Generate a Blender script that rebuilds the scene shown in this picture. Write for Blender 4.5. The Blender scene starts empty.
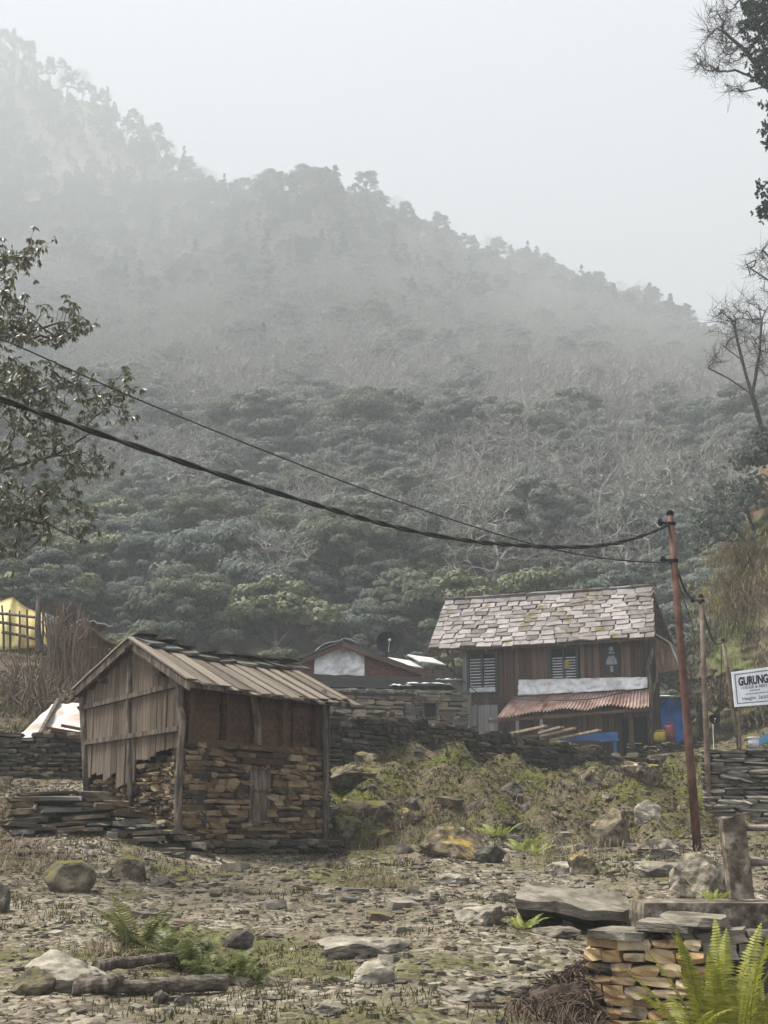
import bpy, bmesh, math, random
import numpy as np
from mathutils import Vector, Matrix, Euler, noise

random.seed(11)
rnd = random.random
uni = random.uniform
sc = bpy.context.scene
col = sc.collection

# ------------------------------------------------------------------ camera, sky, sun, exposure
FPX = 1300.0
PITCH = math.atan(323 / FPX)
CAMZ = 1.6
cd = bpy.data.cameras.new('camera')
cam = bpy.data.objects.new('camera', cd)
col.objects.link(cam)
cd.sensor_fit = 'VERTICAL'
cd.sensor_height = 24
cd.lens = 24 * FPX / 1024
cd.clip_start = 0.1
cd.clip_end = 5000
cam.location = (0, 0, CAMZ)
cam.rotation_euler = (math.pi / 2 + PITCH, 0, 0)
sc.camera = cam

SUN_EL, SUN_AZ = 64.0, -82.0          # azimuth from +Y, negative = left
wd = bpy.data.worlds.new('World')
sc.world = wd
wd.use_nodes = True
wn = wd.node_tree
bgn = wn.nodes['Background']
sky = wn.nodes.new('ShaderNodeTexSky')
sky.sky_type = 'NISHITA'
sky.sun_disc = False
sky.sun_elevation = math.radians(SUN_EL)
sky.sun_rotation = math.radians(SUN_AZ)
sky.altitude = 2600
sky.air_density = 0.3
sky.dust_density = 7.0
sky.ozone_density = 1.0
hsv = wn.nodes.new('ShaderNodeHueSaturation')          # overcast: the cloud layer takes most of the blue out
hsv.inputs['Saturation'].default_value = 0.3
wn.links.new(sky.outputs[0], hsv.inputs['Color'])
wn.links.new(hsv.outputs[0], bgn.inputs[0])
bgn.inputs[1].default_value = 0.13
ld = bpy.data.lights.new('sun', 'SUN')
ld.energy = 3.4
ld.angle = math.radians(24)
ld.color = (1.0, 0.945, 0.86)
sun = bpy.data.objects.new('sun', ld)
col.objects.link(sun)
se, sa = math.radians(SUN_EL), math.radians(SUN_AZ)
sdir = Vector((math.sin(sa) * math.cos(se), math.cos(sa) * math.cos(se), math.sin(se)))
sun.rotation_euler = sdir.to_track_quat('Z', 'Y').to_euler()
sun.location = sdir * 50
HAZE_DENSITY = 0.0023
sc.view_settings.view_transform = 'Standard'
sc.view_settings.look = 'None'
sc.view_settings.exposure = 3.52
sc.view_settings.gamma = 1.0
sc.cycles.use_denoising = True
sc.cycles.adaptive_threshold = 0.02
sc.cycles.volume_bounces = 1
sc.cycles.max_bounces = 5
sc.cycles.transparent_max_bounces = 8

# ------------------------------------------------------------------ pixel helpers
cp, sp = math.cos(PITCH), math.sin(PITCH)
def ray(px, py):
    dx, dy = (px - 384) / FPX, (512 - py) / FPX
    return Vector((dx, cp - dy * sp, sp + dy * cp))
def V(px, py, Y):
    d = ray(px, py)
    return Vector((0, 0, CAMZ)) + d * (Y / d.y)
def proj(p):
    q = Vector(p) - Vector((0, 0, CAMZ))
    f = q.y * cp + q.z * sp
    return 384 + FPX * q.x / f, 512 - FPX * (-q.y * sp + q.z * cp) / f
def elev(py):
    d = ray(384, py)
    return d.z / d.y
def azim(px, py):
    d = ray(px, py)
    return d.x / d.y

# ------------------------------------------------------------------ materials
MAT = {}
def mat(name, cols, scale=4.0, rough=0.9, bump=0.25, coord='pos', stretch=(1, 1, 1), rand=0.0, src='object',
        moss=None, trans=0.0, spec=0.25, bscale=None, metal=0.0, spots=None, detail=6.0):
    m = bpy.data.materials.new(name)
    m.use_nodes = True
    N, L = m.node_tree.nodes, m.node_tree.links
    bs = N['Principled BSDF']
    out = N['Material Output']
    geo = N.new('ShaderNodeNewGeometry')
    oi = N.new('ShaderNodeObjectInfo')
    mp = N.new('ShaderNodeMapping')
    mp.inputs['Scale'].default_value = stretch
    if coord == 'pos':
        L.new(geo.outputs['Position'], mp.inputs['Vector'])
    else:
        tc = N.new('ShaderNodeTexCoord')
        L.new(tc.outputs['Object'], mp.inputs['Vector'])
        mul = N.new('ShaderNodeMath'); mul.operation = 'MULTIPLY'
        mul.inputs[1].default_value = 37.0
        L.new(oi.outputs['Random'], mul.inputs[0])
        cx = N.new('ShaderNodeCombineXYZ')
        L.new(mul.outputs[0], cx.inputs[0]); L.new(mul.outputs[0], cx.inputs[1]); L.new(mul.outputs[0], cx.inputs[2])
        L.new(cx.outputs[0], mp.inputs['Location'])
    ns = N.new('ShaderNodeTexNoise')
    ns.inputs['Scale'].default_value = scale
    ns.inputs['Detail'].default_value = detail
    ns.inputs['Roughness'].default_value = 0.62
    L.new(mp.outputs[0], ns.inputs['Vector'])
    st = N.new('ShaderNodeMapRange')
    st.inputs['From Min'].default_value = 0.34
    st.inputs['From Max'].default_value = 0.66
    L.new(ns.outputs['Fac'], st.inputs['Value'])
    fac = st.outputs['Result']
    if rand > 0:
        mx = N.new('ShaderNodeMix'); mx.data_type = 'FLOAT'
        mx.inputs[0].default_value = rand
        L.new(fac, mx.inputs[2])
        if src == 'object':
            L.new(oi.outputs['Random'], mx.inputs[3])
        else:
            m2 = N.new('ShaderNodeMix'); m2.data_type = 'FLOAT'; m2.inputs[0].default_value = .45
            L.new(geo.outputs['Random Per Island'], m2.inputs[2]); L.new(oi.outputs['Random'], m2.inputs[3]); L.new(m2.outputs[0], mx.inputs[3])
        fac = mx.outputs[0]
    rp = N.new('ShaderNodeValToRGB')
    el = rp.color_ramp.elements
    n = len(cols)
    el[0].position, el[1].position = .08, .92
    el[0].color = (*cols[0], 1); el[1].color = (*cols[-1], 1)
    for i in range(1, n - 1):
        e = el.new(.08 + .84 * i / (n - 1)); e.color = (*cols[i], 1)
    L.new(fac, rp.inputs[0])
    colour = rp.outputs[0]
    def over(colour, c2, facsock):
        x = N.new('ShaderNodeMix'); x.data_type = 'RGBA'
        L.new(facsock, x.inputs[0]); L.new(colour, x.inputs[6])
        x.inputs[7].default_value = (c2[0], c2[1], c2[2], 1)
        return x.outputs[2]
    if spots:
        c2, s2, lo, hi = spots
        n2 = N.new('ShaderNodeTexNoise'); n2.inputs['Scale'].default_value = s2; n2.inputs['Detail'].default_value = 5
        L.new(geo.outputs['Position'], n2.inputs['Vector'])
        r2 = N.new('ShaderNodeMapRange'); r2.inputs['From Min'].default_value = lo; r2.inputs['From Max'].default_value = hi
        L.new(n2.outputs['Fac'], r2.inputs['Value'])
        colour = over(colour, c2, r2.outputs['Result'])
    if moss:
        c2, amt, s2 = moss
        n3 = N.new('ShaderNodeTexNoise'); n3.inputs['Scale'].default_value = s2; n3.inputs['Detail'].default_value = 6
        L.new(geo.outputs['Position'], n3.inputs['Vector'])
        sx = N.new('ShaderNodeSeparateXYZ'); L.new(geo.outputs['Normal'], sx.inputs[0])
        a = N.new('ShaderNodeMath'); a.operation = 'MULTIPLY_ADD'
        L.new(sx.outputs[2], a.inputs[0]); a.inputs[1].default_value = 0.35
        L.new(n3.outputs['Fac'], a.inputs[2])
        r3 = N.new('ShaderNodeMapRange'); r3.inputs['From Min'].default_value = 0.95 - amt; r3.inputs['From Max'].default_value = 1.08 - amt
        L.new(a.outputs[0], r3.inputs['Value'])
        colour = over(colour, c2, r3.outputs['Result'])
    L.new(colour, bs.inputs['Base Color'])
    bs.inputs['Roughness'].default_value = rough
    bs.inputs['Specular IOR Level'].default_value = spec
    bs.inputs['Metallic'].default_value = metal
    if bump > 0:
        nb = N.new('ShaderNodeTexNoise'); nb.inputs['Scale'].default_value = bscale or scale * 3
        nb.inputs['Detail'].default_value = 5
        L.new(mp.outputs[0], nb.inputs['Vector'])
        bp = N.new('ShaderNodeBump'); bp.inputs['Strength'].default_value = bump
        bp.inputs['Distance'].default_value = 0.03
        L.new(nb.outputs['Fac'], bp.inputs['Height'])
        L.new(bp.outputs[0], bs.inputs['Normal'])
    if trans > 0:
        tr = N.new('ShaderNodeBsdfTranslucent'); L.new(colour, tr.inputs[0])
        ms = N.new('ShaderNodeMixShader'); ms.inputs[0].default_value = trans
        L.new(bs.outputs[0], ms.inputs[1]); L.new(tr.outputs[0], ms.inputs[2])
        L.new(ms.outputs[0], out.inputs['Surface'])
    MAT[name] = m
    return m

MOSS = (0.085, 0.085, 0.02)
mat('stone_hut', [(0.0126, 0.0102, 0.0078), (0.036, 0.0272, 0.0172), (0.0541, 0.0374, 0.0203), (0.0946, 0.0629, 0.0321), (0.1397, 0.096, 0.0508), (0.1802, 0.1386, 0.086)], 3, rand=.75, bump=.5, moss=(MOSS, .0, 1.5))
mat('stone_dark', [(0.0119, 0.0102, 0.0076), (0.0272, 0.0229, 0.017), (0.051, 0.0425, 0.0289), (0.102, 0.085, 0.0561)], 3, rand=.65, bump=.5, moss=(MOSS, .12, 1.2))
mat('stone_shed', [(.05, .045, .04), (.10, .09, .075), (.17, .14, .10), (.27, .2, .13)], 3, rand=.7, bump=.4)
mat('stone_ochre', [(.05, .04, .03), (.17, .11, .055), (.30, .20, .095), (.34, .27, .16), (.15, .12, .09)], 5, rand=.7, bump=.5, spots=((.05, .04, .03), 6, .55, .7))
mat('stone_grey', [(.035, .031, .024), (.08, .071, .055), (.14, .125, .098), (.24, .22, .175)], 4, rand=.6, bump=.5, moss=(MOSS, .04, 1.5))
mat('slab_brown', [(0.0278, 0.021, 0.0138), (0.0596, 0.0435, 0.0262), (0.1034, 0.075, 0.0449)], 4, rand=.5, bump=.5, moss=(MOSS, .02, 2))
mat('gap_dark', [(.012, .011, .009), (.03, .026, .02)], 6, bump=.3)
mat('rock_grey', [(.06, .053, .041), (.135, .12, .092), (.23, .21, .165)], 7, bump=.7, bscale=9, moss=(MOSS, .06, 1.2), rand=.25)
mat('rock_pale', [(0.0678, 0.0576, 0.0427), (0.1442, 0.124, 0.092), (0.2374, 0.208, 0.1582)], 7, bump=.9, bscale=9, spots=((.05, .044, .03), 6, .47, .6), moss=(MOSS, .08, 2.5), detail=10)
mat('rock_dark', [(.016, .014, .011), (.04, .035, .027), (.08, .071, .056)], 7, bump=.6, bscale=9, moss=(MOSS, .05, 2))
mat('rock_moss', [(.03, .025, .017), (.07, .058, .036), (.12, .103, .066)], 7, bump=.9, bscale=12, moss=((.085, .075, .016), .2, 3.5), detail=9)
mat('rock_yellow', [(.03, .025, .016), (.07, .055, .032), (.13, .11, .075)], 7, bump=.8, bscale=10, moss=((.20, .14, .025), .22, 1.7), spots=((.3, .29, .26), 5, .62, .7))
mat('slab_slate', [(.06, .052, .04), (.115, .102, .08), (.18, .163, .13)], 3.5, bump=.8, bscale=12, stretch=(1, 1, 3), spots=((.05, .043, .03), 4, .5, .62), rand=.25, detail=10)
mat('wood_gable', [(0.023, 0.0161, 0.0108), (0.0657, 0.0484, 0.0325), (0.1183, 0.0905, 0.0639), (0.184, 0.1476, 0.1095)], 2, coord='obj', stretch=(7, 5, .9), rand=.3, bump=.5)
mat('wood_roof', [(0.0437, 0.0338, 0.0242), (0.1113, 0.0915, 0.0704), (0.2147, 0.1822, 0.1449)], 2, coord='obj', stretch=(6, 4, .8), rand=.5, bump=.5)
mat('wood_dark', [(0.0119, 0.0068, 0.0043), (0.0425, 0.0221, 0.0119), (0.085, 0.0442, 0.0229)], 2, coord='obj', stretch=(1, 5, 7), rand=.3, bump=.5)
mat('wood_post', [(0.0254, 0.0192, 0.014), (0.0636, 0.0496, 0.0368), (0.1272, 0.104, 0.081)], 4, stretch=(4, 4, .7), bump=.6)
mat('wood_house', [(.02, .011, .007), (.066, .037, .024), (.15, .098, .068)], 2, coord='obj', stretch=(6, 5, .8), rand=.4, bump=.5)
mat('wood_pale', [(.10, .095, .088), (.17, .16, .15), (.24, .23, .21)], 2, coord='obj', stretch=(6, 5, .8), rand=.4, bump=.4)
mat('timber_fresh', [(.17, .115, .068), (.28, .205, .13), (.36, .28, .195)], 2, coord='obj', stretch=(5, 5, 1), rand=.3, bump=.2)
mat('wood_red', [(.06, .025, .017), (.11, .045, .03), (.16, .075, .05)], 2, coord='obj', stretch=(1, 5, 7), rand=.3, bump=.3)
mat('log_grey', [(0.0223, 0.018, 0.0132), (0.0636, 0.0528, 0.0386), (0.1272, 0.108, 0.0828)], 5, stretch=(1, 5, 5), bump=.6)
mat('slate_roof', [(0.0502, 0.0435, 0.0401), (0.102, 0.0903, 0.0853), (0.1546, 0.1397, 0.1338), (0.209, 0.1923, 0.1864)], 4, rand=.65, bump=.4, spots=((.075, .06, .022), 1.3, .58, .66))
mat('slate_dark', [(.03, .03, .026), (.06, .058, .05), (.11, .105, .095)], 4, rand=.5, bump=.5, moss=(MOSS, .05, 2))
mat('rust_sheet', [(0.1111, 0.068, 0.0545), (0.1838, 0.1229, 0.104), (0.2394, 0.1748, 0.1535)], 1.8, bump=.15, rough=.75, spots=((.11, .05, .03), 2.2, .55, .7))
mat('pole_brown', [(.05, .033, .023), (.085, .06, .043), (.12, .09, .065)], 5, bump=.15, rough=.7)
mat('pole_rust', [(0.0356, 0.015, 0.0097), (0.0606, 0.0255, 0.0165), (0.0855, 0.0413, 0.027)], 5, bump=.15, rough=.7)
mat('silver_tarp', [(.36, .355, .34), (.5, .495, .48), (.62, .615, .6)], 1.5, bump=.5, bscale=2.5, rough=.55)
mat('white_sheet', [(.2, .2, .19), (.3, .3, .29), (.38, .38, .37)], 1.5, bump=.2, rough=.6)
mat('stained_tarp', [(.25, .245, .23), (.33, .325, .31), (.4, .395, .38)], 1.2, bump=.2, rough=.7, spots=((.22, .14, .085), 1.1, .5, .66))
mat('yellow_tarp', [(.30, .23, .08), (.38, .31, .125), (.44, .38, .19)], .8, bump=.25, rough=.7, trans=.15)
mat('black_sheet_and_dark', [(.006, .006, .006), (.012, .012, .012)], 3, bump=.2, rough=1.0, spec=.02)  # black tarp, and the painted darkness inside hut and doorway
mat('blue_paint', [(0.0096, 0.088, 0.32), (0.016, 0.136, 0.44), (0.028, 0.176, 0.496)], 2, bump=.1, rough=.6)
mat('blue_tub', [(.012, .035, .06), (.022, .055, .09)], 3, bump=.1, rough=.9, spec=.05)
mat('green_frame', [(.018, .03, .027), (.035, .055, .05)], 5, bump=.2)
mat('louvre_white', [(.3, .305, .3), (.45, .455, .45)], 5, bump=.1)
mat('white_paint', [(.5, .5, .49), (.62, .62, .61)], 3, bump=.03, rough=.5)
mat('grey_print', [(.10, .11, .13), (.15, .16, .18)], 3, bump=0)
mat('dark_print', [(.012, .014, .02), (.02, .022, .03)], 3, bump=0)
mat('yellow_plastic', [(0.175, 0.126, 0.0105), (0.245, 0.182, 0.021)], 3, bump=.05, rough=.45)
mat('red_plastic', [(.10, .015, .012), (.16, .025, .02)], 3, bump=.05, rough=.45)
mat('dish_dark', [(.006, .006, .007), (.012, .012, .013)], 4, bump=.05, rough=.9, spec=.05)
mat('cable_black', [(.008, .008, .008), (.02, .02, .02)], 8, bump=.1, rough=.6)
mat('concrete', [(.03, .023, .016), (.085, .068, .048), (.19, .165, .13)], 7, bump=.6, bscale=20, spots=((.045, .035, .025), 9, .52, .62), detail=9)
mat('rail_metal', [(.10, .075, .06), (.16, .13, .11)], 6, bump=.2, rough=.6)
mat('bark', [(.022, .019, .016), (.05, .044, .037), (.09, .08, .07)], 6, stretch=(3, 3, 1), bump=.4)
mat('bark_pale', [(0.115, 0.1092, 0.0966), (0.1782, 0.169, 0.1507), (0.253, 0.2392, 0.215)], 3, bump=.2)
mat('leaf_rhodo', [(0.0324, 0.0331, 0.0158), (0.072, 0.072, 0.036), (0.1152, 0.1152, 0.0648), (0.18, 0.18, 0.1224)], 3, rand=.7, src='island', bump=0, rough=.42, spec=.5, trans=.22)
mat('leaf_ever', [(0.0532, 0.065, 0.0553), (0.0904, 0.1075, 0.0917), (0.133, 0.1546, 0.1341)], .35, rand=.75, src='island', bump=0, rough=.8, spec=.1, trans=.32)
mat('leaf_olive', [(0.0496, 0.0589, 0.0415), (0.0812, 0.095, 0.0655), (0.1173, 0.133, 0.0961)], .35, rand=.75, src='island', bump=0, rough=.8, spec=.1, trans=.32)
mat('leaf_dark', [(.012, .02, .017), (.022, .034, .027), (.036, .05, .038)], .4, rand=.6, src='island', bump=0, rough=.9, spec=.05, trans=.15)
mat('leaf_grey', [(0.066, 0.0748, 0.0605), (0.11, 0.121, 0.099), (0.165, 0.176, 0.1485)], .35, rand=.55, src='island', bump=0, rough=.8, spec=.1, trans=.3)
mat('leaf_rust', [(.07, .056, .038), (.10, .08, .054), (.13, .108, .076)], .4, rand=.6, src='island', bump=0, rough=.6, trans=.15)
mat('leaf_bamboo', [(0.0418, 0.052, 0.0211), (0.0684, 0.08, 0.0346), (0.0988, 0.108, 0.0576)], .6, rand=.6, src='island', bump=0, rough=.6, trans=.25)
mat('fern_green', [(.07, .10, .018), (.15, .18, .03), (.25, .27, .055)], 3, rand=.6, src='island', bump=0, rough=.5, trans=.4)
mat('fern_bright', [(.11, .08, .02), (.12, .14, .02), (.2, .2, .03), (.28, .25, .05)], 4, rand=.6, src='island', bump=0, rough=.5, trans=.4)
mat('fern_dull', [(.10, .07, .03), (.035, .048, .014), (.075, .09, .025), (.13, .135, .045), (.18, .15, .07)], 3, rand=.7, src='island', bump=0, rough=.5, trans=.35)
mat('straw', [(0.0765, 0.0595, 0.034), (0.153, 0.1232, 0.0723), (0.255, 0.2125, 0.136)], 2, rand=.7, src='island', bump=0, trans=.2)
mat('straw_gold', [(.13, .10, .035), (.22, .17, .065), (.3, .25, .12)], 1, rand=.7, src='island', bump=0, trans=.25)
mat('twig_brown', [(.03, .02, .014), (.075, .052, .036), (.14, .105, .075)], 2, rand=.7, src='island', bump=0)
mat('twig_root', [(.022, .014, .01), (.05, .034, .023), (.085, .06, .042)], 2, rand=.7, src='island', bump=0)
mat('grass_short', [(0.021, 0.0252, 0.007), (0.042, 0.0462, 0.0126), (0.077, 0.0735, 0.0245)], 1.2, rand=.65, src='island', bump=0, trans=.25)
mat('litter', [(.03, .021, .013), (.065, .046, .028), (.12, .09, .058), (.19, .155, .108)], 3, rand=.9, src='island', bump=0, trans=.1)
mat('chips', [(.025, .021, .015), (.065, .057, .043), (.115, .102, .08), (.25, .228, .187)], 5, rand=.85, src='island', bump=.3)
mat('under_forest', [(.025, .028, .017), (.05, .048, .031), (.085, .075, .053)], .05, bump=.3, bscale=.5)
mat('cliff_earth', [(.03, .022, .014), (.075, .052, .035), (.13, .095, .066), (.085, .08, .035)], .9, bump=1.0, bscale=1.6, spots=((.085, .10, .03), .35, .53, .62), detail=9)

for k_ in ('stone_hut', 'stone_dark', 'stone_shed', 'stone_ochre', 'stone_grey'):
    m_ = MAT[k_].copy(); m_.name = k_ + '_small'; nt_ = m_.node_tree
    g_ = next(n for n in nt_.nodes if n.type == 'NEW_GEOMETRY')
    for l_ in [l for l in nt_.links if l.from_node.type == 'OBJECT_INFO']:
        to_ = l_.to_socket; nt_.links.remove(l_); nt_.links.new(g_.outputs['Random Per Island'], to_)
    MAT[k_ + '_small'] = m_

# ------------------------------------------------------------------ ground shape
CTRL = [
    # yard, (pixel x, pixel y, metres ahead)
    (-150, 1024, 9), (0, 1024, 9), (200, 1024, 9), (384, 1024, 9), (560, 1024, 9.2),
    (-150, 960, 11.5), (0, 960, 11.5), (200, 955, 12), (384, 960, 11.5), (540, 960, 11.5),
    (-100, 905, 14), (60, 905, 14.5), (200, 905, 15), (400, 905, 15.3), (540, 920, 13.5), (650, 905, 14.5),
    (0, 850, 17.5), (60, 872, 17), (150, 872, 18), (300, 868, 18.5), (420, 878, 18), (530, 880, 17.5), (640, 880, 16.5), (740, 880, 15.5),
    (183, 850, 20), (325, 860, 21.6), (240, 852, 20.8), (88, 796, 22.2), (40, 812, 21.5), (-60, 800, 22),
    (140, 836, 20.2), (100, 838, 19.2), (30, 836, 19), (220, 790, 24.5),
    (345, 848, 22), (400, 848, 21), (480, 850, 20.5), (560, 850, 21), (640, 852, 20), (698, 851, 20), (760, 850, 20), (840, 850, 20),
    (370, 800, 24.2), (430, 796, 23.4), (450, 776, 25.0), (480, 800, 23.8), (500, 796, 25), (560, 806, 25.6), (640, 815, 26), (680, 832, 23),
    (345, 772, 26.3), (420, 760, 27.8), (490, 768, 29.5), (560, 778, 31), (640, 778, 33), (690, 772, 35),
    (712, 832, 24.3), (770, 832, 24.3), (850, 832, 24.3),
    (0, 785, 24.8), (60, 785, 24.8), (-80, 785, 24.8),
]
WORLD = [(-20, -8, 0.0), (0, -8, -.1), (20, -8, -1), (0, 3, .1), (-12, 3, .3), (10, 4, -.7), (4.6, 8.0, -.35), (3.6, 8.2, -.1), (6, 10, -.2),
         (-30, 20, 4.5), (25, 20, 2.5), (20, 10, 0), (-16, 12, 1.4), (-22, 30, 6.0),
         # terrace behind the retaining wall
         (-1.6, 28.8, 3.75), (1, 30.5, 3.75), (5, 34, 3.75), (8.5, 38, 3.8), (0, 36, 3.8), (4, 44, 3.8), (9, 46, 3.9), (0, 48, 3.9), (-4, 40, 3.9), (-6, 50, 5.2),
         (3, 55, 5.0), (10, 54, 5.2), (7.5, 27.0, 3.0), (8.5, 28, 3.25), (12, 28, 3.5), (11, 36, 4.2), (16, 32, 5.5), (22, 40, 9),
         # slope on the left with the tents
         (-7.6, 27.2, 3.3), (-9.5, 27.2, 3.4), (-5.2, 27.5, 3.3), (-9.5, 32, 5.0), (-12, 37, 6.6), (-9, 37, 6.5), (-16, 38, 7.4), (-7, 33, 4.6), (-13, 45, 8), (-6, 42, 5.0), (-30, 50, 12)]
cpts = np.array([tuple(V(*c)) for c in CTRL] + [tuple(map(float, w)) for w in WORLD])
def _tps_fit(P, reg=0.004):
    n = len(P); S = 20.0
    xy = P[:, :2] / S
    d = np.linalg.norm(xy[:, None] - xy[None], axis=2)
    K = np.where(d > 0, d ** 2 * np.log(np.maximum(d, 1e-9)), 0) + reg * np.eye(n)
    A = np.zeros((n + 3, n + 3)); A[:n, :n] = K; A[:n, n] = 1; A[:n, n + 1:] = xy
    A[n, :n] = 1; A[n + 1:, :n] = xy.T
    b = np.zeros(n + 3); b[:n] = P[:, 2]
    return np.linalg.solve(A, b), xy, S
TW, TXY, TS = _tps_fit(cpts)
def tps(x, y):
    x = np.atleast_1d(np.asarray(x, float)); y = np.atleast_1d(np.asarray(y, float))
    x = np.clip(x, -32, 27) / TS; y = np.clip(y, -10, 58) / TS
    out = np.empty(len(x))
    for i in range(0, len(x), 20000):
        xs, ys = x[i:i + 20000], y[i:i + 20000]
        d2 = (xs[:, None] - TXY[None, :, 0]) ** 2 + (ys[:, None] - TXY[None, :, 1]) ** 2
        K = np.where(d2 > 0, .5 * d2 * np.log(np.maximum(d2, 1e-12)), 0)
        n = len(TXY)
        out[i:i + 20000] = K @ TW[:n] + TW[n] + TW[n + 1] * xs + TW[n + 2] * ys
    return out
# the mountain: how far away the slope is at each row of the photograph, and its crest line
PROF = [(690, 58), (655, 72), (600, 86), (560, 104), (520, 130), (480, 162), (440, 205), (400, 262), (360, 335), (320, 425), (285, 510), (250, 595), (200, 680), (100, 775), (30, 835), (-80, 915)]
PY = np.array([p[1] for p in PROF], float); PE = np.array([elev(p[0]) for p in PROF])
RIDGE = [(-400, 60), (-150, 40), (0, 40), (40, 62), (62, 70), (95, 96), (130, 122), (160, 146), (190, 178), (215, 198), (240, 196), (265, 186), (300, 184), (330, 190), (365, 204), (400, 226), (440, 240), (470, 256), (520, 264), (560, 280), (600, 300), (640, 308), (690, 336), (720, 345), (768, 362), (900, 400), (1300, 430)]
GPX = [(-400, .85), (100, .92), (190, .92), (250, .78), (330, .7), (420, .84), (520, 1.1), (640, 1.25), (768, 1.3), (1300, 1.1)]
GA = np.array([azim(p[0], 240) for p in GPX]); GG = np.array([p[1] for p in GPX])
RA = np.array([azim(*r) for r in RIDGE]); RE = np.array([elev(r[1]) for r in RIDGE])
def reach(a, y=None):
    # how much farther the slope lies in this direction (spurs and hollows), only high up
    return np.interp(a, GA, GG)
def ridge_y(a):
    return np.interp(np.interp(a, RA, RE), PE, PY) * reach(a)
def mount(x, y):
    yy = np.maximum(y, 40.0)
    a = x / yy
    t = np.clip((yy - 130) / 330, 0, 1)
    g = 1 + (reach(a) - 1) * t
    yr = ridge_y(a)
    yc = np.minimum(yy, yr)
    gr = np.where(yy > yr, reach(a), g)
    z = CAMZ + np.interp(yc / gr, PY, PE) * yc
    return z - .45 * np.maximum(0, yy - yr)
def hgt(x, y):
    x = np.atleast_1d(np.asarray(x, float)); y = np.atleast_1d(np.asarray(y, float))
    t = np.clip((y - 52) / 26, 0, 1); t = t * t * (3 - 2 * t)
    return tps(x, y) * (1 - t) + mount(x, y) * t
def bumpy(x, y):
    a = max(0.0, min(1.0, (y - 70) / 60))
    b = .10 * noise.noise((x * .55, y * .55, 3.1)) + .05 * noise.noise((x * 1.7, y * 1.7, 7)) + .022 * noise.noise((x * 4.5, y * 4.5, 1))
    if 20.2 < y < 36 and 384 + FPX * x / y > 335:
        k = min(1, (y - 20.2) / 2) * min(1, (36 - y) / 3)
        b += k * (.5 * noise.noise((x * .9, y * .8, 11)) + .30 * noise.noise((x * 2.1, y * 2.1, 13)) + .08 * abs(noise.noise((x * 5, y * 5, 17))))
    return b + (a * 3.0 * noise.noise((x * .016, y * .012, 5.5)) + a * 2.5 * noise.noise((x * .06, y * .05, 2)) if a > 0 else 0)
def gz(x, y):
    return float(hgt(x, y)[0]) + bumpy(x, y)
YS = np.arange(4.0, 62.0, .06)
def gp(px, py):
    """the ground point seen at a pixel of the photograph"""
    d = ray(px, py)
    X = d.x / d.y * YS; Z = CAMZ + d.z / d.y * YS
    H = tps(X, YS)
    k = np.argmax(Z < H)
    if not (Z < H).any():
        k = len(YS) - 1
    return Vector((float(X[k]), float(YS[k]), gz(float(X[k]), float(YS[k]))))

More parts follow.
